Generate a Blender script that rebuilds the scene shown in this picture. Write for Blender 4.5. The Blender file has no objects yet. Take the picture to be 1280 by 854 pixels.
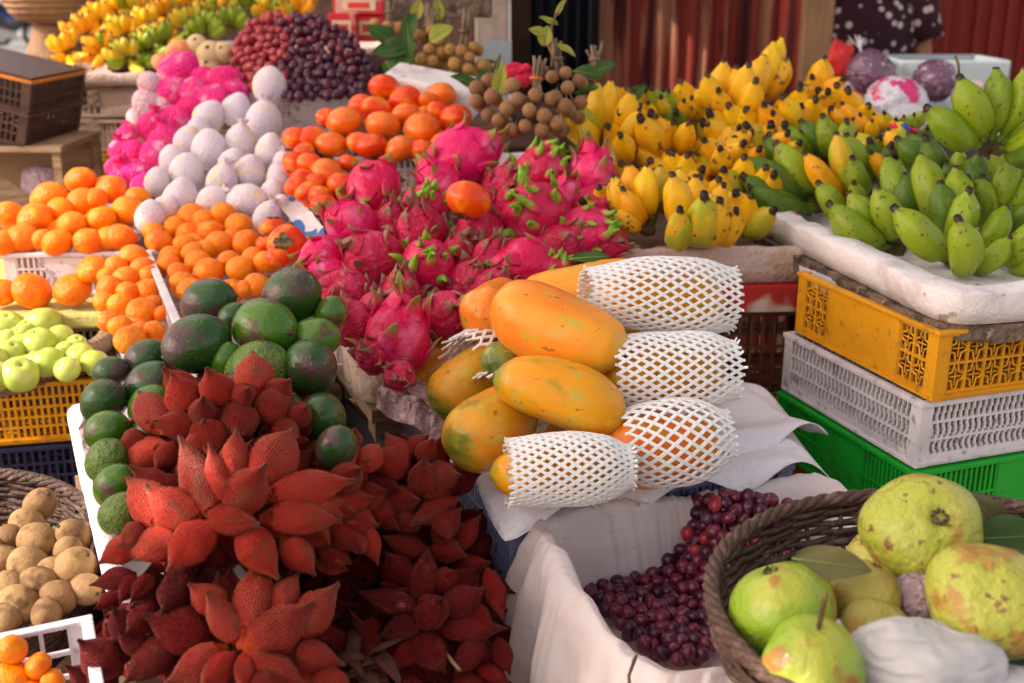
import bpy, bmesh, math, random
from mathutils import Vector, Matrix, noise
random.seed(7)
R = math.radians
sc = bpy.context.scene
C = sc.collection
# ------------------------------------------------------------------ camera
F = 1422.0
CAM = Vector((0, 0, 1.5))
PITCH = R(18)
SP, CP = math.sin(PITCH), math.cos(PITCH)
FW, UPV, RT = Vector((0, CP, -SP)), Vector((0, SP, CP)), Vector((1, 0, 0))
def P(px, py, d): return CAM + d * (FW + (px - 640) / F * RT - (py - 427) / F * UPV)
def W(px, py, z): return P(px, py, (1.5 - z) / (SP + CP * (py - 427) / F))
cd = bpy.data.cameras.new('camera'); cam = bpy.data.objects.new('camera', cd); C.objects.link(cam)
cam.location = CAM; cam.rotation_euler = (R(72), 0, 0)
cd.sensor_width = 36; cd.lens = 36 * F / 1280; cd.clip_end = 500; cd.clip_start = .02
cd.dof.use_dof = True; cd.dof.focus_distance = 1.42; cd.dof.aperture_fstop = 5
sc.camera = cam
sc.view_settings.view_transform = 'Standard'; sc.view_settings.look = 'None'; sc.view_settings.exposure = 0
# ------------------------------------------------------------------ light
SUN = Vector((-.78, -.22, .58)).normalized()
w = bpy.data.worlds.new('World'); sc.world = w; w.use_nodes = True
nt = w.node_tree; bg = nt.nodes['Background']
sky = nt.nodes.new('ShaderNodeTexSky'); sky.sky_type = 'NISHITA'; sky.sun_disc = False
sky.sun_elevation = math.asin(SUN.z); sky.sun_rotation = math.atan2(SUN.x, SUN.y)
sky.dust_density = 3.0; sky.air_density = 1.0
hs = nt.nodes.new('ShaderNodeHueSaturation'); hs.inputs['Saturation'].default_value = .5
tw = nt.nodes.new('ShaderNodeMix'); tw.data_type = 'RGBA'; tw.blend_type = 'MULTIPLY'; tw.inputs[0].default_value = 1
tw.inputs[7].default_value = (1.13, .99, .88, 1)
nt.links.new(sky.outputs[0], hs.inputs['Color']); nt.links.new(hs.outputs[0], tw.inputs[6]); nt.links.new(tw.outputs[2], bg.inputs[0])
bg.inputs[1].default_value = .27
sl = bpy.data.lights.new('sun', 'SUN'); sl.energy = 5; sl.angle = R(.6); sl.color = (1, .93, .82)
so = bpy.data.objects.new('sun', sl); C.objects.link(so); so.rotation_euler = SUN.to_track_quat('Z', 'Y').to_euler()

# ------------------------------------------------------------------ materials
def mat(name, col, rough=.5, layers=(), bump=(), sss=0, coat=0, rnd=None, z=(), spec=.32, metal=0, tip=None, transl=0, coords='Object', stretch=(1, 1, 1), alpha=None, rndhue=0):
    m = bpy.data.materials.new(name); m.use_nodes = True
    t = m.node_tree; N = t.nodes; L = t.links; b = N['Principled BSDF']
    tc = N.new('ShaderNodeTexCoord'); oi = N.new('ShaderNodeObjectInfo')
    mp = N.new('ShaderNodeMapping'); mp.inputs['Scale'].default_value = stretch
    L.new(tc.outputs[coords], mp.inputs[0])
    ad = N.new('ShaderNodeVectorMath'); ad.operation = 'MULTIPLY_ADD'
    L.new(oi.outputs['Random'], ad.inputs[0]); ad.inputs[1].default_value = (17, 31, 23)
    L.new(mp.outputs[0], ad.inputs[2]); vec = ad.outputs[0]
    def rgb(c):
        n = N.new('ShaderNodeRGB'); n.outputs[0].default_value = (*c, 1); return n.outputs[0]
    def mix(f, a, c, mode='MIX'):
        n = N.new('ShaderNodeMix'); n.data_type = 'RGBA'; n.blend_type = mode
        if hasattr(f, 'links'): L.new(f, n.inputs[0])
        else: n.inputs[0].default_value = f
        L.new(a, n.inputs[6]); L.new(c, n.inputs[7]); return n.outputs[2]
    def ramp(v, lo, hi, a=0., c=1.):
        n = N.new('ShaderNodeMapRange'); n.interpolation_type = 'SMOOTHSTEP'
        n.inputs[1].default_value = lo; n.inputs[2].default_value = hi; n.inputs[3].default_value = a; n.inputs[4].default_value = c
        L.new(v, n.inputs[0]); return n.outputs[0]
    def tex(kind, s, det=3):
        if kind == 'noise':
            n = N.new('ShaderNodeTexNoise'); n.inputs['Detail'].default_value = det; o = n.outputs[0]
        elif kind == 'vor':
            n = N.new('ShaderNodeTexVoronoi'); o = n.outputs[0]
        elif kind == 'edge':
            n = N.new('ShaderNodeTexVoronoi'); n.feature = 'DISTANCE_TO_EDGE'; o = n.outputs[0]
        else:
            n = N.new('ShaderNodeTexWave'); n.inputs['Distortion'].default_value = 2; o = n.outputs[1] if False else n.outputs[0]
            if kind == 'wavez': n.bands_direction = 'Z'
        n.inputs['Scale'].default_value = s; L.new(vec, n.inputs['Vector']); return o
    c = rgb(col)
    if rnd: c = mix(oi.outputs['Random'], c, rgb(rnd))
    if z or tip is not None:
        sp = N.new('ShaderNodeSeparateXYZ'); L.new(tc.outputs[coords if coords == 'Object' else 'Object'], sp.inputs[0])
    jit = None
    for l in layers:
        kind, s, lc, lo, hi = l[:5]
        c = mix(ramp(tex(kind, s, l[5] if len(l) > 5 else 3), lo, hi), c, rgb(lc))
    if z:
        nz = N.new('ShaderNodeMath'); nz.operation = 'MULTIPLY_ADD'
        L.new(tex('noise', 4), nz.inputs[0]); nz.inputs[1].default_value = .12; L.new(sp.outputs[2], nz.inputs[2])
        for (a, e, zc) in z: c = mix(ramp(nz.outputs[0], a + .06, e + .06) if e > a else ramp(nz.outputs[0], e + .06, a + .06, 1, 0), c, rgb(zc))
    if tip is not None:
        at = N.new('ShaderNodeAttribute'); at.attribute_name = 'tip'
        for (a, e, zc) in tip: c = mix(ramp(at.outputs['Fac'], a, e), c, rgb(zc))
    L.new(c, b.inputs['Base Color'])
    b.inputs['Roughness'].default_value = rough; b.inputs['Metallic'].default_value = metal
    b.inputs['Specular IOR Level'].default_value = spec
    if sss:
        b.inputs['Subsurface Weight'].default_value = sss; b.inputs['Subsurface Radius'].default_value = (1, .4, .25); b.inputs['Subsurface Scale'].default_value = .006
    if coat: b.inputs['Coat Weight'].default_value = coat; b.inputs['Coat Roughness'].default_value = .12
    prev = None
    for (kind, s, st) in bump:
        bn = N.new('ShaderNodeBump'); bn.inputs['Strength'].default_value = st; bn.inputs['Distance'].default_value = .02
        L.new(tex(kind, s, 4), bn.inputs['Height'])
        if prev: L.new(prev, bn.inputs['Normal'])
        prev = bn.outputs[0]
    if prev: L.new(prev, b.inputs['Normal'])
    if transl:
        tr = N.new('ShaderNodeBsdfTranslucent'); L.new(c, tr.inputs[0]); ms = N.new('ShaderNodeMixShader'); ms.inputs[0].default_value = transl
        L.new(b.outputs[0], ms.inputs[1]); L.new(tr.outputs[0], ms.inputs[2]); L.new(ms.outputs[0], N['Material Output'].inputs[0])
    if alpha is not None: b.inputs['Alpha'].default_value = alpha
    return m

M = {}
M['tangerine'] = mat('tangerine skin', (.90, .24, .0), .30, rnd=(.88, .155, .0), layers=[('noise', 3, (.9, .33, .0), .5, .75)], bump=[('vor', 26, .22), ('noise', 5, .2)], sss=.06)
M['stem'] = mat('dry stem', (.12, .07, .03), .8, layers=[('noise', 12, (.25, .16, .08), .45, .7)], bump=[('noise', 20, .5)])
M['greenstem'] = mat('green stem', (.16, .22, .05), .6, layers=[('noise', 8, (.25, .2, .08), .45, .7)])
M['persimmon'] = mat('persimmon skin', (.84, .075, .002), .24, rnd=(.74, .035, .002), layers=[('noise', 2.0, (.88, .22, .01), .45, .7), ('noise', 9, (.6, .07, .01), .62, .75)], bump=[('noise', 3, .15)], sss=.05, coat=.12)
M['persimmon_orange'] = mat('orange persimmon skin', (.86, .19, .01), .24, layers=[('noise', 2.5, (.84, .12, .01), .45, .7)], bump=[('noise', 3, .15)], sss=.05, coat=.3)
M['calyx'] = mat('dry calyx', (.10, .07, .03), .8, layers=[('noise', 7, (.22, .2, .08), .45, .65)], bump=[('noise', 10, .6)])
M['avocado'] = mat('avocado skin', (.040, .125, .006), .22, rnd=(.065, .18, .008), layers=[('noise', 1.6, (.13, .23, .02), .50, .68), ('noise', 2.2, (.10, .045, .03), .54, .66, 6), ('noise', 16, (.14, .19, .06), .62, .72)], bump=[('vor', 26, .10), ('noise', 7, .12)], coat=.3)
M['avocado_dark'] = mat('dark avocado skin', (.022, .075, .012), .26, spec=.3, layers=[('noise', 1.8, (.085, .040, .045), .50, .62, 6), ('noise', 18, (.12, .15, .07), .62, .72)], bump=[('vor', 26, .10), ('noise', 7, .12)], coat=.3)
M['avocado_pale'] = mat('pale avocado skin', (.12, .2, .03), .36, layers=[('noise', 3, (.05, .12, .02), .5, .68, 5), ('noise', 9, (.2, .15, .08), .6, .7, 6)], bump=[('vor', 22, .3), ('noise', 8, .4)], coat=.15)
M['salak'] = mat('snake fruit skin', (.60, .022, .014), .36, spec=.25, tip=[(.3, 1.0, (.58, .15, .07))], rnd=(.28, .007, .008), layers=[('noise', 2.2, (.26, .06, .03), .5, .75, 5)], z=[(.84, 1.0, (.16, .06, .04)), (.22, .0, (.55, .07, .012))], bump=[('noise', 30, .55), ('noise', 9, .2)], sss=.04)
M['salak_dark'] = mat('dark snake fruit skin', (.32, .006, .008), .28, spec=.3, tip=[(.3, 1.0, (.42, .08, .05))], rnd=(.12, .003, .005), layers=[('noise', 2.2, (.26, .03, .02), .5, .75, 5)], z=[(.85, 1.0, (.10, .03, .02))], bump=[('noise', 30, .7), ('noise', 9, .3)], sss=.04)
M['husk'] = mat('dried husk', (.05, .015, .010), .9, spec=.1, layers=[('noise', 9, (.10, .04, .03), .45, .65, 6)], bump=[('noise', 18, .9)])
M['dragon'] = mat('dragon fruit skin', (.80, .010, .16), .34, rnd=(.70, .006, .08), layers=[('noise', 2.0, (.86, .16, .34), .5, .72), ('noise', 6, (.45, .07, .07), .62, .76, 6)], tip=[(.25, .6, (.50, .10, .07)), (.5, .9, (.19, .29, .045)), (.93, 1.0, (.14, .10, .05))], bump=[('noise', 6, .35)], sss=.15)  # pale noise layer also puts lighter highlights into the pink skin colour
M['dragon_green'] = mat('green tipped dragon fruit skin', (.64, .012, .10), .36, rnd=(.58, .01, .07), layers=[('noise', 2.4, (.78, .08, .22), .5, .75), ('noise', 6, (.45, .06, .07), .66, .76, 6)], tip=[(.10, .34, (.36, .34, .05)), (.3, .55, (.20, .42, .03)), (.95, 1.0, (.25, .16, .06))], bump=[('noise', 6, .35)], sss=.15)
M['dragon_dry'] = mat('dragon fruit skin with withered scales', (.55, .01, .07), .45, layers=[('noise', 2.4, (.66, .05, .16), .5, .75), ('noise', 7, (.42, .16, .11), .58, .7, 6)], tip=[(.2, .45, (.40, .07, .07)), (.42, .8, (.26, .18, .11)), (.85, 1.0, (.16, .12, .05))], bump=[('noise', 7, .5)], sss=.1)
def papmat(n, a, b_, tipc, g=.9):
    return mat(n, a, .34, layers=[('noise', 1.3, b_, .42, .7, 2), ('noise', 3.2, tipc, .54, .76, 6), ('noise', 5, (.60, .42, .05), .54, .68, 8), ('vor', 7, (.16, .06, .02), .055, .01), ('noise', 9, (.40, .16, .03), .64, .70, 8)], z=[(.13, -.02, tipc)] + ([(g, 1.02, tipc)] if g < 1 else []), bump=[('noise', 3, .18), ('noise', 40, .03)], sss=.04, coat=.15)
M['papaya_orange'] = papmat('orange papaya skin', (.92, .25, .020), (.90, .36, .02), (.70, .40, .05), 1.1)
M['papaya_yellow'] = papmat('yellow papaya skin', (.84, .33, .006), (.80, .40, .01), (.24, .28, .02))
M['papaya_mottled'] = papmat('mottled papaya skin', (.78, .30, .012), (.62, .32, .02), (.15, .19, .02))
M['papaya_green'] = papmat('green papaya skin', (.22, .26, .05), (.40, .30, .04), (.07, .13, .03))
M['foam'] = mat('white foam net', (.90, .88, .88), .6, sss=.1, bump=[('noise', 60, .1)])
BT = [(.955, .97, (.025, .014, .012))]
M['banana_green'] = mat('green banana skin', (.28, .37, .014), .36, rnd=(.18, .28, .010), layers=[('noise', 1.5, (.27, .33, .03), .5, .7), ('noise', 6, (.13, .10, .03), .60, .68, 6)], z=[(.12, .0, (.22, .30, .06))] + [(.95, .975, (.05, .026, .02))], bump=[('noise', 6, .12)], sss=.05, stretch=(1, 1, 2))
M['banana_dark'] = mat('deep green banana skin', (.085, .16, .014), .4, layers=[('noise', 2, (.14, .22, .02), .5, .7), ('noise', 7, (.07, .05, .02), .66, .74, 6)], z=[(.93, .965, (.04, .022, .018))], bump=[('noise', 6, .12)], stretch=(1, 1, 2))
M['banana_yellow'] = mat('yellow banana skin', (.90, .56, .012), .4, rnd=(.86, .44, .006), layers=[('noise', 1.6, (.82, .44, .02), .5, .7), ('noise', 4, (.30, .13, .02), .64, .72, 8)], z=[(.14, .02, (.40, .38, .04)), (.97, .985, (.07, .04, .025))], bump=[('noise', 6, .12)], sss=.08, stretch=(1, 1, 2))
M['banana_spotted'] = mat('spotted banana skin', (.82, .43, .012), .42, layers=[('noise', 3.0, (.22, .10, .02), .57, .64, 9)], z=[(.94, .97, (.03, .018, .014))], bump=[('noise', 6, .15)], sss=.06, stretch=(1, 1, 2))
M['banana_orange'] = mat('orange yellow banana skin', (.84, .36, .008), .42, layers=[('noise', 3.5, (.30, .13, .02), .62, .72, 8)], z=[(.94, .97, (.03, .018, .014))], bump=[('noise', 6, .12)], sss=.06, stretch=(1, 1, 2))
M['banana_half'] = mat('half ripe banana skin', (.44, .42, .022), .4, layers=[('noise', 1.4, (.66, .40, .02), .44, .6), ('noise', 5.5, (.12, .07, .02), .64, .70, 7)], z=[(.94, .97, (.03, .018, .014))], bump=[('noise', 6, .12)], sss=.05, stretch=(1, 1, 2))
M['crown'] = mat('banana crown', (.10, .07, .03), .8, layers=[('noise', 9, (.22, .2, .06), .45, .62, 6)], bump=[('noise', 14, .7)])
M['apple'] = mat('green apple skin', (.50, .60, .10), .3, rnd=(.42, .54, .07), layers=[('noise', 2, (.62, .64, .20), .45, .75)], bump=[('noise', 8, .05)], coat=.2, sss=.12)
M['sapodilla'] = mat('sapodilla skin', (.24, .12, .05), .7, rnd=(.40, .24, .10), layers=[('noise', 2.5, (.17, .08, .035), .48, .66, 7)], bump=[('noise', 26, .1), ('noise', 5, .15)])
M['guava'] = mat('guava skin', (.38, .43, .05), .3, rnd=(.46, .47, .07), layers=[('noise', 1.2, (.56, .50, .12), .46, .66), ('noise', 2.2, (.42, .24, .05), .51, .60, 9), ('noise', 9, (.24, .13, .04), .61, .68, 8), ('vor', 11, (.10, .07, .03), .05, .01)], bump=[('noise', 4, .5), ('noise', 18, .25)], sss=.08, coat=.2)
M['guava_green'] = mat('bright green guava skin', (.27, .42, .03), .3, layers=[('noise', 1.2, (.40, .44, .05), .46, .66), ('noise', 2.0, (.38, .19, .04), .57, .64, 8)], bump=[('noise', 4, .35), ('noise', 18, .15)], sss=.08, coat=.25)
M['guava_brown'] = mat('browned guava skin', (.42, .36, .08), .38, layers=[('noise', 1.6, (.36, .22, .05), .46, .66, 5), ('noise', 4, (.20, .26, .04), .58, .7, 8)], bump=[('noise', 4, .35), ('noise', 18, .15)], sss=.08)
M['leaf'] = mat('leaf', (.04, .11, .02), .45, spec=.25, layers=[('noise', 3, (.10, .17, .05), .5, .7), ('noise', 12, (.12, .09, .05), .64, .72)], bump=[('noise', 8, .3)], transl=.25)
M['leaf_old'] = mat('old brown leaf', (.13, .12, .045), .6, spec=.2, layers=[('noise', 3, (.2, .15, .09), .5, .7), ('noise', 14, (.05, .04, .03), .60, .66)], bump=[('noise', 8, .3)])
M['leaf_yellow'] = mat('yellow green leaf', (.34, .38, .05), .5, layers=[('noise', 3, (.45, .36, .05), .5, .7)], transl=.3)
M['grape'] = mat('red grape skin', (.085, .005, .022), .36, rnd=(.15, .008, .03), layers=[('noise', 1.2, (.20, .02, .05), .5, .75), ('noise', 4, (.22, .12, .17), .5, .75, 5)], sss=.12, coat=.25)
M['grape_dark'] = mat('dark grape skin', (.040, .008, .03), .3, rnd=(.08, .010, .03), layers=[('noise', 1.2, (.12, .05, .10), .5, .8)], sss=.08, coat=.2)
M['grape_rosy'] = mat('rosy grape skin', (.38, .03, .04), .3, rnd=(.30, .02, .035), layers=[('noise', 2, (.5, .12, .12), .5, .8)], sss=.15, coat=.2)
M['longan'] = mat('longan skin', (.36, .20, .08), .7, rnd=(.28, .13, .06), layers=[('noise', 6, (.25, .12, .05), .5, .7, 5)], bump=[('noise', 20, .3)])
M['longan_gold'] = mat('golden longan skin', (.48, .28, .08), .7, rnd=(.38, .19, .06), layers=[('noise', 6, (.3, .15, .05), .5, .7, 5)], bump=[('noise', 20, .3)])
M['twig'] = mat('twig bark', (.26, .18, .12), .85, layers=[('noise', 30, (.14, .09, .06), .45, .65)], bump=[('noise', 40, .5)])
M['pearfoam'] = mat('white foam sleeve over pear', (.82, .73, .81), .65, rnd=(.74, .64, .74), layers=[('noise', 2.2, (.84, .68, .40), .50, .72)], bump=[('edge', 14, .42), ('noise', 4, .25)], sss=.2)
M['pinkfoam'] = mat('pink foam sleeve', (.90, .012, .19), .5, rnd=(.84, .02, .27), layers=[('noise', 2.2, (.94, .36, .52), .54, .74)], bump=[('edge', 11, .6), ('noise', 3, .5)], sss=.2)  # pale noise patches are lighter highlights painted into the sleeve colour
M['palefoam'] = mat('pale pink foam sleeve', (.74, .50, .56), .6, layers=[('noise', 2, (.80, .28, .22), .56, .7)], bump=[('vor', 11, .5), ('noise', 3, .5)], sss=.3)
M['peach'] = mat('peach skin', (.72, .34, .14), .6, layers=[('noise', 1.8, (.66, .14, .08), .46, .66, 5)], bump=[('noise', 5, .2)])
M['custard'] = mat('pale snow pear skin', (.66, .48, .26), .6, layers=[('noise', 3, (.4, .26, .14), .6, .7)])
ST = [('noise', 2.2, (.70, .52, .50), .52, .72, 5), ('noise', 7, (.62, .60, .58), .5, .7)]
M['styro'] = mat('scuffed white styrofoam', (.84, .78, .78), .7, stretch=(3, 3, 3), layers=[('noise', 5, (.66, .55, .56), .5, .72, 6), ('noise', 11, (.70, .12, .2), .66, .69, 7), ('noise', 9, (.42, .34, .3), .66, .72, 8)], bump=[('noise', 60, .2), ('noise', 6, .5)])
M['styro_yellow'] = mat('pale yellow styrofoam', (.56, .50, .16), .75, layers=[('noise', 5, (.45, .36, .12), .5, .7, 6)], bump=[('noise', 40, .3)])
M['styro_pink'] = mat('grubby pink styrofoam', (.64, .48, .42), .8, stretch=(3, 3, 3), layers=[('noise', 7, (.52, .36, .22), .5, .7, 6), ('noise', 14, (.3, .18, .12), .64, .7, 6)], bump=[('noise', 40, .4)])
M['printed'] = mat('foam wrap with blue print', (.66, .64, .66), .7, layers=[('noise', 24, (.04, .15, .40), .58, .61, 1), ('noise', 8, (.5, .46, .45), .55, .7)], bump=[('noise', 9, .8)])
M['redprint'] = mat('box board with red print', (.66, .52, .42), .8, layers=[('noise', 6, (.50, .03, .025), .49, .53, 3)], bump=[('noise', 20, .3)])
def plastic(n, c, d=.6): return mat(n, c, .38, stretch=(6, 6, 6), layers=[('noise', 3, tuple(x * d for x in c), .45, .7, 6), ('noise', 9, tuple(x * .4 + .035 for x in c), .57, .72, 9)], bump=[('noise', 30, .1)])
M['p_white'] = plastic('white plastic', (.72, .68, .72), .8)
M['p_yellow'] = plastic('yellow plastic', (.76, .33, .008), .82)
M['p_green'] = plastic('green plastic', (.012, .40, .03), .8)
M['p_brown'] = plastic('brown plastic', (.22, .075, .035))
M['p_orange'] = plastic('orange plastic', (.66, .20, .02))
M['p_navy'] = plastic('navy plastic', (.02, .022, .07))
M['p_blue'] = plastic('pale blue plastic', (.34, .36, .62), .8)
M['p_dark'] = plastic('dark brown plastic', (.07, .03, .02))
M['p_tan'] = plastic('tan plastic', (.46, .33, .26))
M['cloth'] = mat('thin white fabric', (.95, .88, .89), .85, stretch=(5, 5, 5), layers=[('noise', 5, (.94, .80, .78), .5, .75, 5), ('noise', 16, (.72, .58, .50), .66, .78, 6)], bump=[('noise', 4, .25), ('noise', 90, .12)], transl=.35, coords='Object')
M['paper'] = mat('white wrapping sheet', (.95, .92, .98), .45, stretch=(4, 4, 4), layers=[('noise', 4, (.86, .76, .80), .56, .8, 4)], bump=[('noise', 6, .6), ('noise', 30, .1)], transl=.12)
M['paper_pink'] = mat('crumpled pinkish wrap', (.66, .46, .48), .7, stretch=(5, 5, 5), layers=[('noise', 9, (.74, .64, .66), .5, .7, 5), ('noise', 16, (.4, .2, .18), .64, .72, 6)], bump=[('noise', 14, .9)])
M['film'] = mat('white plastic bag film', (.84, .82, .86), .34, layers=[('noise', 2, (.62, .68, .50), .56, .8)], bump=[('noise', 4, .25)], transl=.3, coat=.3, alpha=.78)
M['film_pink'] = mat('pink tinted bag film', (.62, .40, .46), .35, layers=[('noise', 6, (.72, .6, .66), .5, .7)], bump=[('noise', 8, .9)], transl=.1, coat=.3)
M['bag_purple'] = mat('clear bag of purple fruit', (.20, .09, .16), .25, layers=[('vor', 9, (.34, .12, .20), .35, .15), ('noise', 7, (.48, .42, .52), .58, .68)], bump=[('noise', 5, 1.0), ('noise', 14, .6)], coat=1)
M['bag_pink'] = mat('bag with pink print', (.70, .66, .76), .28, layers=[('noise', 3, (.72, .03, .20), .50, .56, 2), ('noise', 5, (.74, .25, .16), .62, .66)], bump=[('noise', 7, .8)], coat=.6)
M['wicker'] = mat('dark wicker', (.10, .055, .04), .5, stretch=(4, 4, 4), layers=[('noise', 14, (.20, .13, .10), .5, .7, 5)], bump=[('noise', 40, .4)], rnd=(.08, .045, .035))
M['wicker_tan'] = mat('tan wicker', (.28, .18, .11), .75, layers=[('noise', 14, (.16, .10, .07), .5, .7, 5)], bump=[('noise', 40, .6)])
M['wood'] = mat('weathered wood', (.30, .19, .11), .8, layers=[('noise', 4, (.18, .11, .07), .45, .7, 7)], bump=[('noise', 12, .5)], stretch=(1, 6, 6))
M['wood_dark'] = mat('dark wood', (.06, .032, .022), .7, layers=[('noise', 4, (.11, .05, .035), .45, .7, 7)], bump=[('noise', 12, .5)])
M['post'] = mat('pale wooden post', (.30, .165, .085), .75, layers=[('noise', 5, (.22, .12, .07), .45, .7, 6)], bump=[('noise', 12, .4)], stretch=(6, 6, 1))
M['board'] = mat('grimy board', (.20, .14, .10), .85, stretch=(4, 4, 4), layers=[('noise', 6, (.08, .055, .045), .48, .62, 8), ('noise', 14, (.4, .32, .26), .6, .7, 6)], bump=[('noise', 16, .9)])
M['red_sheet'] = mat('red painted corrugated sheet', (.24, .016, .014), .42, layers=[('noise', 1.3, (.26, .045, .03), .46, .62, 5)], bump=[('noise', 20, .15)], stretch=(8, 8, .6), coords='Object')
M['rust_sheet'] = mat('brown red corrugated sheet', (.28, .035, .022), .5, layers=[('noise', 1.6, (.44, .19, .11), .52, .62, 6), ('noise', 1.9, (.09, .012, .012), .56, .62)], bump=[('noise', 20, .2)], stretch=(8, 8, .6))
M['darkcloth'] = mat('navy hanging cloth', (.010, .012, .022), .9, bump=[('noise', 5, .4)])
M['concrete'] = mat('grey rendered pillar', (.27, .21, .18), .9, layers=[('noise', 5, (.36, .28, .22), .5, .7, 6)], bump=[('noise', 16, .4)])
M['dress'] = mat('dark dress with white flowers', (.035, .008, .018), .8, layers=[('vor', 26, (.60, .50, .50), .34, .26)])
M['skin'] = mat('skin', (.32, .15, .085), .5, sss=.1)
M['hair'] = mat('black hair', (.010, .008, .008), .4, bump=[('noise', 30, .5)])
M['dirt'] = mat('dusty ground', (.22, .17, .13), .9, layers=[('noise', .8, (.32, .26, .20), .45, .65, 6), ('noise', 5, (.15, .11, .08), .58, .7, 6)], bump=[('noise', 18, .4)])
M['road'] = mat('pale road surface', (.27, .25, .25), .9, layers=[('noise', .5, (.34, .32, .31), .45, .65, 6)], bump=[('noise', 30, .3)])
M['tyre'] = mat('black rubber', (.02, .02, .02), .8)
M['bike_blue'] = mat('blue bike paint', (.02, .08, .35), .25, coat=.6)
M['bike_dark'] = mat('dark bike paint', (.03, .03, .035), .3, coat=.6)
M['chrome'] = mat('bare metal', (.5, .5, .5), .3, metal=.9)
M['red'] = mat('glossy red wrapper', (.62, .02, .03), .4, layers=[('noise', 8, (.66, .30, .28), .60, .64, 2)])
M['redlabel'] = mat('red label', (.66, .03, .03), .4)
M['cream'] = mat('cream print', (.70, .55, .35), .5)
M['redbag'] = mat('bright red plastic', (.70, .01, .07), .4, bump=[('noise', 6, .6)])
M['whitepaint'] = mat('white panel', (.34, .40, .43), .5, layers=[('noise', 4, (.5, .5, .5), .5, .7)])
M['black'] = mat('matte black plastic', (.012, .010, .012), .7)  # one even black for the trays and bottles
M['blue'] = mat('blue plastic', (.02, .08, .35), .4)
M['straw'] = mat('woven straw', (.42, .24, .12), .8, layers=[('noise', 5, (.28, .14, .08), .45, .65, 6)], bump=[('wavez', 14, .5), ('noise', 30, .4)])
M['awning'] = mat('faded awning cloth', (.92, .84, .80), .9, transl=.8)  # translucent so that sun through the awning gives soft fill light
M['rust'] = mat('rust', (.22, .08, .04), .8)

# ------------------------------------------------------------------ mesh helpers
def md(verts, faces, m, smooth=True, name='mesh', tips=None):
    me = bpy.data.meshes.new(name); me.from_pydata(verts, [], faces); me.update()
    me.materials.append(M[m] if isinstance(m, str) else m)
    if smooth: me.polygons.foreach_set('use_smooth', [True] * len(me.polygons))
    if tips:
        a = me.attributes.new('tip', 'FLOAT', 'POINT'); a.data.foreach_set('value', tips)
    return me
def remat(me, m):
    c = me.copy(); c.materials.clear(); c.materials.append(M[m]); return c
def ob(name, me, parent=None, mtx=None, mods=None):
    o = bpy.data.objects.new(name, me); C.objects.link(o)
    if parent is not None: o.parent = parent
    if mtx is not None: o.matrix_local = mtx if parent is not None else mtx
    return o
def tag(o, label=None, cat=None, group=None, kind=None):
    if label: o['label'] = label
    if cat: o['category'] = cat
    if group: o['group'] = group
    if kind: o['kind'] = kind
    return o
def empty(name, loc, rz=0):
    o = bpy.data.objects.new(name, None); C.objects.link(o); o.location = loc; o.rotation_euler = (0, 0, rz); o.empty_display_size = .02; return o
def rmat(): return Matrix.Rotation(random.uniform(0, 6.28), 4, 'Z') @ Matrix.Rotation(random.uniform(-.5, .5), 4, 'X') @ Matrix.Rotation(random.uniform(-.5, .5), 4, 'Y')
def rfull():
    v = Vector((random.gauss(0, 1), random.gauss(0, 1), random.gauss(0, 1))).normalized()
    return Matrix.Rotation(random.uniform(0, 6.28), 4, v)
def look(v, roll=0): return Vector(v).to_track_quat('Z', 'Y').to_matrix().to_4x4() @ Matrix.Rotation(roll, 4, 'Z')
def spl(pts, t):
    n = len(pts)
    if t <= pts[0][0]: return pts[0][1]
    for i in range(n - 1):
        a, b = pts[i], pts[i + 1]
        if t <= b[0]:
            u = (t - a[0]) / (b[0] - a[0])
            p0 = pts[max(i - 1, 0)][1]; p3 = pts[min(i + 2, n - 1)][1]
            return max(0.0, .5 * ((2 * a[1]) + (b[1] - p0) * u + (2 * p0 - 5 * a[1] + 4 * b[1] - p3) * u * u + (-p0 + 3 * a[1] - 3 * b[1] + p3) * u ** 3))
    return pts[-1][1]
def lathe(prof, nr, ns, m, fn=None, z0=0., z1=1., name='fruit', lin=False):
    """surface of revolution; prof [(t, r)], z from z0 to z1; fn(theta, t, r, z) -> (x, y, z)"""
    V, Fc = [], []
    for i in range(nr + 1):
        t = i / nr
        if not lin: t = .5 - .5 * math.cos(math.pi * t)
        r = spl(prof, t); z = z0 + (z1 - z0) * t
        for j in range(ns):
            th = 2 * math.pi * j / ns
            V.append(fn(th, t, r, z) if fn else (r * math.cos(th), r * math.sin(th), z))
    for i in range(nr):
        for j in range(ns):
            k = (j + 1) % ns
            Fc.append((i * ns + j, i * ns + k, (i + 1) * ns + k, (i + 1) * ns + j))
    Fc.append(tuple(range(ns - 1, -1, -1))); Fc.append(tuple(nr * ns + j for j in range(ns)))
    return md(V, Fc, m, name=name)
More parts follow.
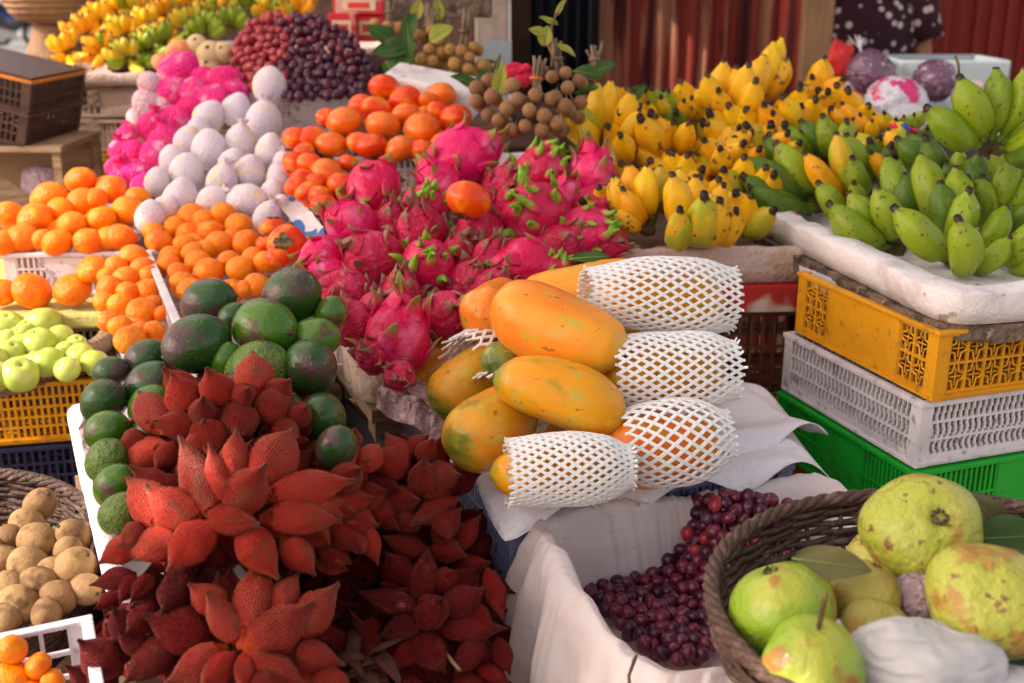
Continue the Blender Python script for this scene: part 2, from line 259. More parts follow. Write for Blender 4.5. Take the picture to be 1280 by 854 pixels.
class MB:
    """collects simple shapes into one mesh"""
    def __init__(s): s.v, s.f = [], []
    def add(s, V, Fc):
        n = len(s.v); s.v += [tuple(v) for v in V]; s.f += [tuple(i + n for i in f) for f in Fc]; return s
    def box(s, x0, x1, y0, y1, z0, z1, T=None):
        V = [Vector((x, y, z)) for z in (z0, z1) for y in (y0, y1) for x in (x0, x1)]
        if T: V = [T @ v for v in V]
        return s.add(V, [(0, 2, 3, 1), (4, 5, 7, 6), (0, 1, 5, 4), (2, 6, 7, 3), (0, 4, 6, 2), (1, 3, 7, 5)])
    def tube(s, pts, r, n=6, flat=1.0):
        pts = [Vector(p) for p in pts]; V, Fc = [], []; k = len(pts)
        rs = r if isinstance(r, (list, tuple)) else [r] * k
        ref = Vector((0, 0, 1))
        for i, p in enumerate(pts):
            d = (pts[min(i + 1, k - 1)] - pts[max(i - 1, 0)]).normalized()
            a = d.cross(ref)
            if a.length < .05: a = d.cross(Vector((1, 0, 0)))
            a.normalize(); b = a.cross(d)
            for j in range(n):
                th = 2 * math.pi * j / n
                V.append(p + a * math.cos(th) * rs[i] + b * math.sin(th) * rs[i] * flat)
        for i in range(k - 1):
            for j in range(n):
                q = (j + 1) % n; Fc.append((i * n + j, i * n + q, (i + 1) * n + q, (i + 1) * n + j))
        Fc.append(tuple(range(n - 1, -1, -1))); Fc.append(tuple((k - 1) * n + j for j in range(n)))
        return s.add(V, Fc)
    def mesh(s, m, smooth=False): return md(s.v, s.f, m, smooth)
def bevel(o, wd=.003, seg=2):
    b = o.modifiers.new('bevel', 'BEVEL'); b.width = wd; b.segments = seg; b.limit_method = 'ANGLE'; return o

def lump(amp, sc_, seed):
    off = Vector((seed * 7.3, seed * 3.1, seed * 1.7))
    def f(x, y, z): return 1 + amp * noise.noise(Vector((x, y, z)) * sc_ + off)
    return f
def ball(m, sx=1, sy=1, sz=1, amp=.05, sc_=2, seed=0, dim0=0, dim1=0, lobes=0, lamp=0, nr=18, ns=24, prof=None):
    l = lump(amp, sc_, seed)
    def fn(th, t, r, z):
        a = math.pi * t
        rr = .5 * math.sin(a); zz = -.5 * math.cos(a)
        if prof: rr *= spl(prof, t)
        dd = dim1 * math.exp(-(rr / .10) ** 2) if t > .5 else 0
        d0 = dim0 * math.exp(-(rr / .10) ** 2) if t < .5 else 0
        zz = zz - dd + d0
        k = 1 + lamp * math.cos(lobes * th) * math.sin(a)
        x, y = rr * math.cos(th) * k, rr * math.sin(th) * k
        q = l(x, y, zz)
        return (x * sx * q, y * sy * q, zz * sz * q)
    V, Fc = [], []
    for i in range(nr + 1):
        t = min(max(i / nr, .004), .996)
        for j in range(ns): V.append(fn(2 * math.pi * j / ns, t, 0, 0))
    for i in range(nr):
        for j in range(ns):
            k = (j + 1) % ns
            Fc.append((i * ns + j, i * ns + k, (i + 1) * ns + k, (i + 1) * ns + j))
    Fc.append(tuple(range(ns - 1, -1, -1))); Fc.append(tuple(nr * ns + j for j in range(ns)))
    return md(V, Fc, m)

ORD = 'zeroth first second third fourth fifth sixth seventh eighth ninth tenth eleventh twelfth'.split()
def rowlabels(items, desc, where, rh):
    ys = min(i[1] for i in items); rows = {}
    for k, it in enumerate(items): rows.setdefault(int((it[1] - ys) / rh), []).append(k)
    out = [None] * len(items)
    for rn, key in enumerate(sorted(rows)):
        ks = sorted(rows[key], key=lambda k: items[k][0])
        for n, k in enumerate(ks):
            ds = desc(k) if callable(desc) else desc
            out[k] = f"{ds} {ORD[n + 1]} from left in {ORD[rn + 1]} row of {where}"
    return out
def fruit(name, me, c, dia, rot, label, cat, group, kids=(), scale=(1, 1, 1)):
    o = ob(name, me); s = [dia * q for q in scale]
    o.matrix_world = Matrix.Translation(c) @ rot @ Matrix.Diagonal((*s, 1))
    tag(o, label, cat, group)
    for (kn, km) in kids: ob(kn, km, o)
    return o
def pile(name, items, dfun, pick, desc, where, cat, group, rh, rot=rmat, kids=None, hidden=0, hlabel=None, sz=None):
    labs = rowlabels(items, desc, where, rh)
    for k, it in enumerate(items):
        px, py, wd = it[:3]
        d = dfun(px, py); me = pick(k, it)
        r = it[4] if len(it) > 4 and it[4] is not None else rot()
        fruit(name, me, P(px, py, d), wd * d / F, r, labs[k], cat, group, kids(k) if kids else ())
    random.seed(len(items))
    for k in range(hidden):
        a, b = random.sample(items, 2)
        if abs(a[0] - b[0]) + abs(a[1] - b[1]) > 90: b = a
        px, py = (a[0] + b[0]) / 2 + random.uniform(-6, 6), (a[1] + b[1]) / 2 + random.uniform(-2, 8)
        d = dfun(px, py) + .045; wd = a[2]
        fruit(name, pick(k, a), P(px, py, d), wd * d / F * .95, rot(), hlabel, cat, group)
toCam = lambda p: (CAM - p).normalized()
ANG = R(22)
U, Vv = Vector((math.cos(ANG), math.sin(ANG), 0)), Vector((-math.sin(ANG), math.cos(ANG), 0))
def camdir(x, y, z): return (x * RT + y * UPV - z * FW).normalized()
# ================================================================== FRUIT MESHES
TANG = [ball('tangerine', 1, 1, .84, .035, 2.2, s, dim1=.035, dim0=.03) for s in range(4)]
def nub(r=.045, h=.05, z=.36, m='stem'):
    return MB().tube([(0, 0, z), (0, 0, z + h * .6), (0.01, 0, z + h)], [r, r * .8, r * .5], 7).mesh(m, True)
NUB = nub(.035, .045, .372, 'greenstem')
PERS = [ball('persimmon', 1, 1, .80, .05, 1.6, 10 + s, dim1=.05, lobes=4, lamp=.035) for s in range(3)]
PERSO = [remat(p, 'persimmon_orange') for p in PERS[:2]]
def calyx():
    V, Fc = [(0, 0, .385)], []
    n = 32
    for ring, (q, zz) in enumerate([(.5, .39), (1, .40)]):
        for j in range(n):
            th = 2 * math.pi * j / n
            r = (.13 + .12 * abs(math.cos(2 * th)) ** .7) * q
            V.append((r * math.cos(th), r * math.sin(th), zz + (.02 * math.sin(7 * th) if ring else 0)))
    for j in range(n):
        k = (j + 1) % n; Fc.append((0, 1 + j, 1 + k)); Fc.append((1 + j, 1 + n + j, 1 + n + k, 1 + k))
    return md(V, Fc, 'calyx')
CAL = calyx()
AVPROF = [(0, .94), (.4, 1.0), (.8, .97), (1, .9)]
AV = [ball('avocado', .94, .94, 1.16, .06, 1.5, 20 + s, prof=AVPROF, nr=24, ns=32) for s in range(4)]
AVN = MB().tube([(0, 0, .565), (0, 0, .60)], [.05, .035], 10).mesh('calyx', True)
APP = [ball('apple', 1, 1, .88, .03, 1.6, 30 + s, dim1=.12, dim0=.06, lobes=5, lamp=.02) for s in range(2)]
SAP = [ball('sapodilla', .92, .92, 1.08, .05, 1.6, 40 + s) for s in range(3)]
SAPN = MB().tube([(0, 0, .50), (0, 0, .56)], [.07, .05], 8).mesh('calyx', True)
PEARP = [(0, 1), (.3, 1.03), (.6, .96), (.82, .86), (1, .9)]
PEAR = []
for s in range(4):
    me = ball('pearfoam', .95, .95, 1.12, .07, 1.8, 50 + s, prof=PEARP, nr=26, ns=30); PEAR.append(me)
def tuft(m, seed=0):
    rnd = random.Random(seed); V, Fc = [], []; ns = 26
    for i, (z, r) in enumerate([(.42, .20), (.50, .13), (.56, .11), (.62, .15), (.70, .18)]):
        for j in range(ns):
            th = 2 * math.pi * j / ns
            q = 1 + (.18 * math.sin(th * 6 + seed) + rnd.uniform(-.12, .12)) * (i / 3)
            V.append((r * q * math.cos(th), r * q * math.sin(th), z + (rnd.uniform(-.05, .05) if i == 4 else 0)))
    for i in range(4):
        for j in range(ns):
            k = (j + 1) % ns; Fc.append((i * ns + j, i * ns + k, (i + 1) * ns + k, (i + 1) * ns + j))
    return md(V, Fc, m)
TUFT = [tuft('pearfoam', 1), tuft('pearfoam', 2)]
PINK = [ball('pinkfoam', 1, .95, 1, .16, 2.2, 60 + s, nr=28, ns=34) for s in range(4)]
PALE = [ball('palefoam', 1, .95, 1, .10, 2.2, 65 + s) for s in range(2)]
PTUFT = tuft('pinkfoam', 5)
PEACH = [ball('peach', 1, 1, .92, .05, 2, 70, dim1=.08), ball('custard', 1, 1, .95, .06, 2, 71, dim1=.08)]

SALP = [(0, .10), (.05, .17), (.14, .33), (.27, .46), (.40, .5), (.54, .475), (.66, .37), (.76, .235), (.84, .125), (.91, .055), (.96, .03), (1, .008)]
def salak(seed, m, spiky=1.0):
    rnd = random.Random(seed); V, Fc, T = [], [], []; nr, ns = 92, 84
    l = lump(.12, 1.4, seed); bx, by = rnd.uniform(-.10, .10), rnd.uniform(-.10, .10)
    sq = rnd.uniform(.0, .09); ph = rnd.uniform(0, 6)
    for i in range(nr + 1):
        t = i / nr; r = spl(SALP, t)
        for j in range(ns):
            th = 2 * math.pi * (j + .5 * ((i // 2) % 2) * 1) / ns
            k = r * l(math.cos(th), math.sin(th), t * 3) * (1 + sq * math.cos(3 * th + ph))
            z = t
            if i % 2 == 0 and j % 2 == 0 and 1 < i < nr - 1:
                e = spiky * rnd.uniform(.6, 1.35)
                k += .042 * e; z += .026 * e; T.append(1.)
            else: T.append(0.)
            V.append((k * math.cos(th) + bx * math.sin(math.pi * t) + bx * .9 * t * t, k * math.sin(th) + by * math.sin(math.pi * t), z))
    for i in range(nr):
        for j in range(ns):
            k = (j + 1) % ns; Fc.append((i * ns + j, i * ns + k, (i + 1) * ns + k, (i + 1) * ns + j))
    Fc.append(tuple(range(ns - 1, -1, -1))); Fc.append(tuple(nr * ns + j for j in range(ns)))
    return md(V, Fc, m, tips=T)
SAL = [salak(s, 'salak') for s in range(5)]
SALD = [salak(s + 9, 'salak_dark', .6) for s in range(3)]

def dragon(seed, m, ln=.34, nb=22, fat=1.0, wd=.13, elong=1.22):
    rnd = random.Random(seed); V, Fc, T = [], [], []
    l = lump(.07, 1.7, seed); nr, ns = 26, 34
    def surf(t, th):
        a = math.pi * t; r = .5 * math.sin(a) * (1.0 + .08 * math.cos(a)); z = -.5 * elong * math.cos(a)
        q = l(r * math.cos(th), r * math.sin(th), z) * (1 + .02 * math.cos(5 * th + 5 * t))
        return Vector((r * math.cos(th) * q, r * math.sin(th) * q, z * q))
    for i in range(nr + 1):
        t = min(max(i / nr, .01), .99)
        for j in range(ns): V.append(surf(t, 2 * math.pi * j / ns)); T.append(0.)
    for i in range(nr):
        for j in range(ns):
            k = (j + 1) % ns; Fc.append((i * ns + j, i * ns + k, (i + 1) * ns + k, (i + 1) * ns + j))
    Fc.append(tuple(range(ns - 1, -1, -1))); Fc.append(tuple(nr * ns + j for j in range(ns)))
    for b in range(nb):
        t = .12 + .84 * (b / (nb - 1)) ** .9; th = b * 2.399 + rnd.uniform(-.2, .2)
        p = surf(t, th); n = (surf(t, th) - Vector((0, 0, p.z * .7))).normalized()
        tz = (surf(min(t + .05, .99), th) - surf(t - .05, th)).normalized(); sd = n.cross(tz).normalized()
        L = ln * rnd.uniform(.7, 1.25) * (1.35 if t > .8 else 1); w0 = wd * rnd.uniform(.8, 1.25)
        cur = rnd.uniform(-.2, 1.5); tw = rnd.uniform(-.5, .5); pos = p - n * .03 - tz * .10; dr = (tz * 1.0 + n * .32).normalized()
        K, Q = 8, 8; base = len(V)
        for i in range(K + 1):
            s = i / K
            wv = w0 * (1 - s ** 2.2) * (1 - .25 * s) + .006; hv = wv * .34 * fat
            nn = sd.cross(dr).normalized()
            if nn.dot(n) < 0 and i == 0: pass
            for q in range(Q):
                a = 2 * math.pi * q / Q; V.append(pos + sd * math.cos(a) * wv + nn * math.sin(a) * hv); T.append(s)
            dr = (dr + n * cur * .20 * (s * 2) + sd * tw * .12 - tz * max(0, cur - .8) * .3 * s).normalized()
            pos = pos + dr * (L + .12) / K
        for i in range(K):
            for q in range(Q):
                k = (q + 1) % Q; Fc.append((base + i * Q + q, base + i * Q + k, base + (i + 1) * Q + k, base + (i + 1) * Q + q))
        Fc.append(tuple(base + K * Q + q for q in range(Q)))
    return md(V, Fc, m, tips=T)
DR = {'p': [dragon(1, 'dragon', .25, 13, .8, .16), dragon(2, 'dragon', .22, 15, .9, .15)], 'g': [dragon(3, 'dragon_green', .26, 19, 2.2, .085), dragon(4, 'dragon_green', .22, 21, 2.4, .085)],
      'd': [dragon(5, 'dragon_dry', .30, 13, .9, .17), dragon(6, 'dragon_dry', .26, 14, .8, .16)], 'r': [dragon(7, 'dragon', .42, 13, .8, .15, 1.35)]}

PAP = [(0, .08), (.03, .2), (.10, .34), (.25, .44), (.45, .485), (.62, .5), (.78, .47), (.90, .36), (.96, .24), (1, .05)]
def papaya(seed, m, bend=.10):
    l = lump(.05, 1.5, seed)
    def fn(th, t, r, z):
        q = l(math.cos(th), math.sin(th), z * 2) * (1 + .025 * math.cos(5 * th + seed))
        return (r * q * math.cos(th) + bend * math.sin(math.pi * z), r * q * math.sin(th), z)
    return lathe(PAP, 34, 40, m, fn)
NIP = MB().tube([(0, 0, -.012), (0, 0, .02)], [.05, .09], 9).mesh('stem', True)

BAN = [(0, .15), (.07, .15), (.13, .20), (.22, .37), (.34, .46), (.5, .5), (.68, .49), (.80, .42), (.885, .28), (.935, .17), (.965, .135), (1, .12)]
def banana(seed, m, bow=.42):
    rnd = random.Random(seed); l = lump(.05, 1.2, seed); ph = rnd.uniform(0, 6)
    def fn(th, t, r, z):
        pent = 1 + (.10 * math.cos(5 * th + ph) * min(1, 4 * z * (1 - z)))
        q = r * pent * l(math.cos(th), math.sin(th), z * 2)
        return (q * math.cos(th) + bow * 4 * z * (1 - z) , q * math.sin(th), z)
    return lathe(BAN, 30, 20, m, fn, lin=True)
BM = {k: [banana(i, 'banana_' + k) for i in range(3)] for k in ('green', 'dark', 'yellow', 'spotted', 'orange', 'half')}
def seg(p0, p1, wd, bow, minr=0, me=None):
    """matrix taking the unit mesh (z 0..1, width 1) to a fruit from p0 to p1"""
    L = (p1 - p0).length
    if minr and L < minr * wd:
        v = p1 - p0; h = math.sqrt(max(0, (minr * wd) ** 2 - L * L)); p1 = p1 + toCam((p0 + p1) / 2) * h; L = (p1 - p0).length
    z = (p1 - p0) / L; x = Vector(bow) - z * Vector(bow).dot(z)
    if x.length < 1e-3: x = z.orthogonal()
    x.normalize(); y = z.cross(x)
    m = Matrix((x * wd, y * wd, z * L)).transposed().to_4x4(); m.translation = p0
    return m

# ================================================================== PILES
BUR = 'partly buried under the upper fruit of'
# tangerines, left
TL = [(102,225,37),(63,246,44),(139,237,40),(103,252,38),(162,263,42),(173,247,32),(44,274,46),(90,281,38),(127,274,38),(12,268,38),(29,299,44),(72,304,40),(111,302,40),(151,297,40),(-20,298,42),(118,250,34),(75,262,34),(4,305,40),(135,298,34),(53,300,32)]
pile('tangerine', TL, lambda x, y: 2.03 + (300 - y) * .0024, lambda k, i: TANG[k % 4], 'sunlit tangerine', 'the back white crate heap', 'tangerine', 'tangerines heaped over the back white crate', 26, kids=lambda k: [('stem', NUB)], hidden=14, hlabel='sunlit tangerine ' + BUR + ' the back crate heap')
TE = [(40,364,50),(91,362,48),(117,337,42),(2,366,40)]
for (it, lb) in zip(TE, ['flattened tangerine on the yellow foam ledge in front of the white crate', 'tangerine in shade beside another on the yellow foam ledge', 'tangerine leaning high against the white crate front above the ledge', 'tangerine on the yellow foam ledge cut by the photo edge']):
    fruit('tangerine', TANG[it[0] % 4], P(it[0], it[1], 1.97), it[2] * 1.97 / F, rmat() @ Matrix.Rotation(.3, 4, 'X'), lb, 'tangerine', 'loose tangerines on the foam ledge', [('stem', NUB)], (1, 1, .9))
TF = [(157,349,35),(186,362,32),(151,381,35),(177,390,39),(203,392,24),(194,415,32),(163,426,42),(168,322,38),(180,336,34),(136,359,32),(131,378,30),(137,402,32),(146,333,30),(134,345,26),(186,345,30),(150,408,32),(175,414,30),(192,378,22),(160,365,30)]
pile('tangerine', TF, lambda x, y: 1.66 + (425 - y) * .0030, lambda k, i: TANG[k % 4], 'deep orange tangerine', 'the narrow front crate', 'tangerine', 'tangerines in the narrow front crate', 24, kids=lambda k: [('stem', NUB)], hidden=14, hlabel='deep orange tangerine ' + BUR + ' the narrow front crate')
TM = [(240,272,40),(213,266,32),(218,283,28),(199,302,36),(280,268,36),(299,282,36),(236,292,30),(263,290,34),(274,305,38),(308,303,36),(231,306,30),(214,319,28),(212,329,28),(243,317,34),(248,327,34),(261,340,40),(286,326,30),(300,336,36),(224,341,30),(228,353,32),(238,363,36),(288,365,36),(320,357,35),(333,328,35),(255,275,30),(290,298,28),(316,322,30),(268,360,30),(258,312,30),(192,290,28),(305,362,28)]
pile('mandarin', TM, lambda x, y: 1.74 + (365 - y) * .0036 + (300 - x) * .0006, lambda k, i: TANG[(k + 1) % 4], 'orange mandarin', 'the white corner crate', 'mandarin', 'mandarins in the white corner crate', 22, kids=lambda k: [('stem', NUB)], hidden=18, hlabel='orange mandarin ' + BUR + ' the white corner crate')
# small citrus, bottom left
for (x, y, wd, lb) in [(15,812,40,'wrinkled bright orange fruit at the top of the bottom left group'), (48,832,34,'small orange fruit between larger ones in the bottom left group'), (15,850,50,'large lobed orange fruit lowest in the bottom left group'), (66,852,32,'shiny orange fruit beside the white lattice crate wall'), (40,862,36,'orange fruit at the very bottom edge below the others')]:
    fruit('kumquat', ball('tangerine', 1, 1, .9, .09, 2.5, x, dim1=.06, lobes=4, lamp=.05), P(x, y, 1.14), wd * 1.14 / F, rfull(), lb, 'kumquat', 'small bright citrus at the bottom left', [('stem', NUB)])
# persimmons
PU = [(480,109,40),(507,124,42),(552,119,38),(450,131,32),(469,137,40),(507,144,36),(546,139,32),(569,148,42),(430,152,46),(409,147,30),(479,157,44),(527,160,46),(449,178,32),(465,183,40),(500,186,40),(529,188,34),(555,180,38),(533,126,26)]
pile('persimmon', PU, lambda x, y: 2.16 + (190 - y) * .0028, lambda k, i: (PERSO[k % 2] if k % 3 == 2 or i[0] in (430, 479, 552) else PERS[k % 3]), lambda k: ('orange' if PU[k][0] in (430, 479, 552) or k % 3 == 2 else 'red') + ' persimmon', 'the upper white crate', 'persimmon', 'persimmons heaped in the upper white crate', 24, rot=lambda: Matrix.Rotation(math.pi, 4, 'X') @ rmat(), kids=lambda k: [('calyx', CAL)], hidden=14, hlabel='red persimmon ' + BUR + ' the upper white crate')
PL = [(370,173,36),(389,173,38),(414,181,40),(370,203,34),(387,206,36),(409,216,42),(428,233,42),(371,233,32),(385,240,34),(401,246,34),(406,258,36),(416,266,34),(379,222,28),(395,228,30),(436,204,26),(380,190,28)]
pile('persimmon', PL, lambda x, y: 2.06 + (250 - y) * .0022, lambda k, i: (PERSO[0] if k in (2, 5) else PERS[k % 3]), lambda k: ('orange' if k in (2, 5) else 'red') + ' persimmon', 'the side stack', 'persimmon', 'persimmons stacked beside the crate', 24, rot=lambda: Matrix.Rotation(math.pi, 4, 'X') @ rmat(), kids=lambda k: [('calyx', CAL)], hidden=8, hlabel='red persimmon ' + BUR + ' the side stack')
for (x, y, wd, d, rt_, lb) in [(341,286,36,1.92,rmat(),'red persimmon just behind the one showing its dark calyx'),(359,305,50,1.86,look(camdir(-.05, .05, 1)),'large red persimmon showing its dark calyx toward the viewer'),(388,325,32,1.80,rmat(),'small red persimmon half hidden beside the dragon fruit heap'),(334,305,30,1.9,rmat(),'red persimmon tucked beneath two others at the mandarin edge'),(348,322,34,1.84,rmat(),'red persimmon lying low under the calyx one'),(585,250,57,1.80,Matrix.Rotation(math.pi, 4, 'X') @ rmat(),'lone orange red persimmon resting on the dragon fruit heap')]:
    fruit('persimmon', PERS[0], P(x, y, d), wd * d / F, rt_, lb, 'persimmon', 'loose persimmons', [('calyx', CAL)])
# avocados: px, py, w, kind, axis
AVL = [(364,372,78,'d',(.6,.5,.5)),(331,411,82,'g',(.7,-.1,.5)),(262,378,66,'d',(.9,.2,.2)),(246,430,80,'d',(-.75,-.35,.5)),(292,398,42,'d',(.5,.5,.3)),(387,459,76,'d',(.2,.3,.9)),(393,424,60,'g',(.9,.2,.1)),(283,450,44,'g',(.3,.8,.3)),(322,462,78,'p',(.9,.3,.3)),(182,451,56,'d',(.7,.5,.3)),(191,483,68,'d',(.8,.5,.2)),(138,466,44,'d',(.8,.3,.2)),(130,503,62,'d',(.5,.5,.6)),(134,539,56,'g',(.8,.4,.3)),(134,576,58,'p',(.5,.6,.5)),(143,607,54,'g',(.6,.7,.2)),(150,643,56,'p',(.6,.6,.4)),(189,508,58,'g',(.8,.6,.2)),(191,540,54,'d',(.7,.6,.2)),(402,522,66,'d',(.2,.2,.9)),(413,393,44,'g',(.4,.7,.2)),(228,500,60,'d',(.5,.6,.3)),(352,520,64,'d',(.4,.6,.3)),(290,500,70,'d',(.4,.6,.3)),(420,560,56,'d',(.4,.6,.3)),(195,580,54,'d',(.6,.6,.2)),(200,625,54,'d',(.6,.6,.2)),(172,675,54,'p',(.5,.6,.2))]
AVM = {'d': [remat(a, 'avocado_dark') for a in AV[:3]], 'g': AV[:3], 'p': [remat(a, 'avocado_pale') for a in AV[:2]]}
AVW = {'d': 'purplish green avocado', 'g': 'glossy green avocado', 'p': 'pale speckled avocado'}
def dav(x, y): return (1.50 + (400 - y) * .0016) if x > 225 else 1.46 + (450 - y) * .00135
labs = rowlabels(AVL, lambda k: AVW[AVL[k][3]], 'the avocado heap', 34)
for k, (x, y, wd, kd, ax) in enumerate(AVL):
    d = dav(x, y) - (.03 if k in (0, 1, 3) else 0) + (.05 if k > 20 else 0) + (.05 if k == 19 else 0)
    ms = AVM[kd]; fruit('avocado', ms[k % len(ms)], P(x, y, d), wd * d / F * .97, look(camdir(*ax), k), labs[k], 'avocado', 'avocados heaped in the foam box', [('stem_scar', AVN)])
# pears in white foam sleeves
PR = [(337,108,44,0),(330,152,48,.1),(295,137,38,.5),(261,147,40,.5),(262,187,46,.1),(300,178,42,.2),(234,176,34,.3),(338,189,40,.2),(233,217,46,.1),(278,227,42,.3),(313,217,42,.2),(351,224,38,-.2),(309,252,48,1.5),(266,252,40,.9),(226,248,46,.3),(197,228,34,.0),(188,272,40,.2),(335,272,38,.4),(341,244,36,.1),(350,262,34,.4),(206,262,34,.5),(355,205,30,0),(248,165,34,.2),(290,205,36,.4),(215,200,34,.2)]
labs = rowlabels(PR, 'foam sleeved pear', 'the white pear heap', 36)
for k, (x, y, wd, tl) in enumerate(PR):
    d = 2.16 + (250 - y) * .0026
    rt_ = look(camdir(math.sin(tl), math.cos(tl), .25), k)
    fruit('wrapped_pear', PEAR[k % 4], P(x, y, d), wd * d / F * 1.02, rt_, labs[k], 'pear', 'pears in white foam sleeves', [('sleeve_end', TUFT[k % 2])] if k % 4 == 1 else ())
PK = [(226,90,50),(216,117,44),(246,119,42),(280,106,46),(268,129,44),(192,161,38),(220,156,46),(209,180,46),(167,190,32),(160,168,26),(198,199,44),(172,222,44),(150,210,34),(152,190,30),(186,215,36),(240,140,36),(295,118,34),(182,236,38),(255,100,34),(150,230,34)]
labs = rowlabels(PK, 'pink foam sleeved fruit', 'the pink heap', 30)
for k, (x, y, wd) in enumerate(PK):
    d = 2.26 + (240 - y) * .0025
    fruit('wrapped_fruit', PINK[k % 4], P(x, y, d), wd * d / F * 1.06, rfull(), labs[k], 'fruit', 'fruits in pink foam sleeves', [('sleeve_end', PTUFT)] if k % 2 else ())
for k, (x, y, wd, lb) in enumerate([(187,104,30,'pale foam sleeved fruit left of the topmost pink one'),(184,130,38,'pale foam sleeved fruit with an orange patch at the left edge of the pink heap'),(172,148,28,'small pale sleeved fruit low at the left of the pink heap'),(204,132,26,'pale sleeved fruit half behind the pink sleeved ones')]):
    fruit('wrapped_fruit', PALE[k % 2], P(x, y, 2.55), wd * 2.55 / F, rfull(), lb, 'fruit', 'fruits in pale foam sleeves')
for k, (x, y, wd, lb) in enumerate([(225,66,36,'round peach at the top of the pink heap'),(202,78,26,'smaller peach left of the top one'),(262,68,34,'pale yellow pear with a dark dimple behind the pink heap'),(246,56,26,'pale fruit between the peach and the dimpled pear'),(260,86,32,'whitish fruit under the dimpled pale pear'),(278,66,26,'pale fruit at the right end of the top row')]):
    fruit('peach' if k < 2 else 'snow_pear', PEACH[0 if k < 2 else 1], P(x, y, 2.75), wd * 2.75 / F, look(camdir(.1, .3, 1)) if k > 1 else rmat(), lb, 'peach' if k < 2 else 'pear', None, [('calyx', SAPN)] if k > 1 else ())
# green apples
AP = [(54,404,46),(49,430,46),(75,422,36),(9,405,36),(14,440,34),(27,432,34),(25,468,48),(60,453,42),(100,446,38),(118,452,34),(72,446,28),(96,430,26),(25,420,28),(34,412,28),(8,424,28),(46,450,26),(82,438,26),(84,462,34),(-10,450,40),(-4,470,40)]
pile('apple', AP, lambda x, y: 1.78 + (460 - y) * .0028, lambda k, i: APP[k % 2], 'pale green apple', 'the wicker tray heap', 'apple', 'green apples in the wicker tray', 20, kids=lambda k: [('stem', nub(.02, .1, .33))], hidden=10, hlabel='pale green apple ' + BUR + ' the wicker tray heap')
# sapodillas
SPL = [(50,631,44),(35,658,46),(47,677,50),(92,670,46),(10,674,40),(5,700,40),(37,709,54),(92,712,58),(85,690,40),(14,736,46),(48,730,50),(73,747,46),(108,737,44),(25,757,54),(8,775,44),(62,715,40),(-12,740,40),(-14,690,40),(58,768,40)]
labs = rowlabels(SPL, 'brown sapodilla', 'the dark basket', 26)
for k, (x, y, wd) in enumerate(SPL):
    d = 1.38 - (y - 631) * .0011
    fruit('sapodilla', SAP[k % 3], P(x, y, d), wd * d / F, look(camdir(random.uniform(-1, 1), random.uniform(-.5, .9), random.uniform(-.3, .5))), labs[k], 'sapodilla', 'sapodillas in the dark basket', [('calyx', SAPN)])
# dragon fruit
DF = [(467,236,62,'p',(-.1,-.5,.8)),(577,199,72,'p',(.75,.35,.2)),(550,232,50,'p',(-.5,.6,.2)),(403,322,50,'p',(-.6,-.3,.7)),(440,282,56,'p',(-.5,.4,.4)),(530,262,56,'g',(.1,.4,.8)),(527,292,58,'d',(-.1,.6,.6)),(468,325,66,'d',(-.5,.3,.6)),(534,335,66,'g',(.1,.35,.9)),(600,290,56,'d',(-.1,-.2,.9)),(612,327,48,'d',(.2,.5,.5)),(654,331,62,'p',(-.8,-.1,.5)),(670,272,82,'g',(-.25,.2,.9)),(674,217,60,'g',(.4,.5,.5)),(740,225,56,'r',(-.05,1,.25)),(733,290,58,'g',(.6,.1,.6)),(497,420,74,'r',(.15,.9,.5)),(442,405,50,'d',(-.4,.7,.5)),(556,395,56,'d',(.3,.3,.7)),(430,365,52,'d',(-.8,.2,.5)),(410,345,44,'p',(-.7,.2,.5)),(628,236,48,'d',(.3,.5,.5)),(500,375,52,'d',(.1,.8,.3)),(745,258,50,'g',(.9,.1,.3)),(755,303,46,'d',(.7,-.2,.6)),(585,355,50,'d',(.3,.5,.6)),(698,310,50,'d',(.5,.5,.4)),(575,317,44,'d',(.1,.5,.6)),(640,255,44,'d',(.0,.5,.6)),(612,365,50,'d',(.4,.5,.4)),(490,285,48,'d',(.1,.5,.4)),(470,395,50,'d',(.2,.5,.4)),(705,250,48,'p',(.2,.5,.4)),(468,445,42,'d',(-.2,.2,.6)),(500,470,36,'d',(.2,-.2,.8)),(690,345,44,'g',(.2,.5,.4))]
DW = {'p': 'smooth pink dragon fruit', 'g': 'green knobbed dragon fruit', 'd': 'withered scaled dragon fruit', 'r': 'long scaled dragon fruit'}
labs = rowlabels(DF, lambda k: DW[DF[k][3]], 'the dragon fruit heap', 30)
for k, (x, y, wd, kd, ax) in enumerate(DF):
    d = 1.60 + (420 - y) * .0021 + (.03 if k > 19 else 0)
    ms = DR[kd]; fruit('dragon_fruit', ms[k % len(ms)], P(x, y, d), wd * d / F * 1.10, look(camdir(*ax), k * 1.3), labs[k], 'dragon fruit', 'dragon fruits heaped in the middle')

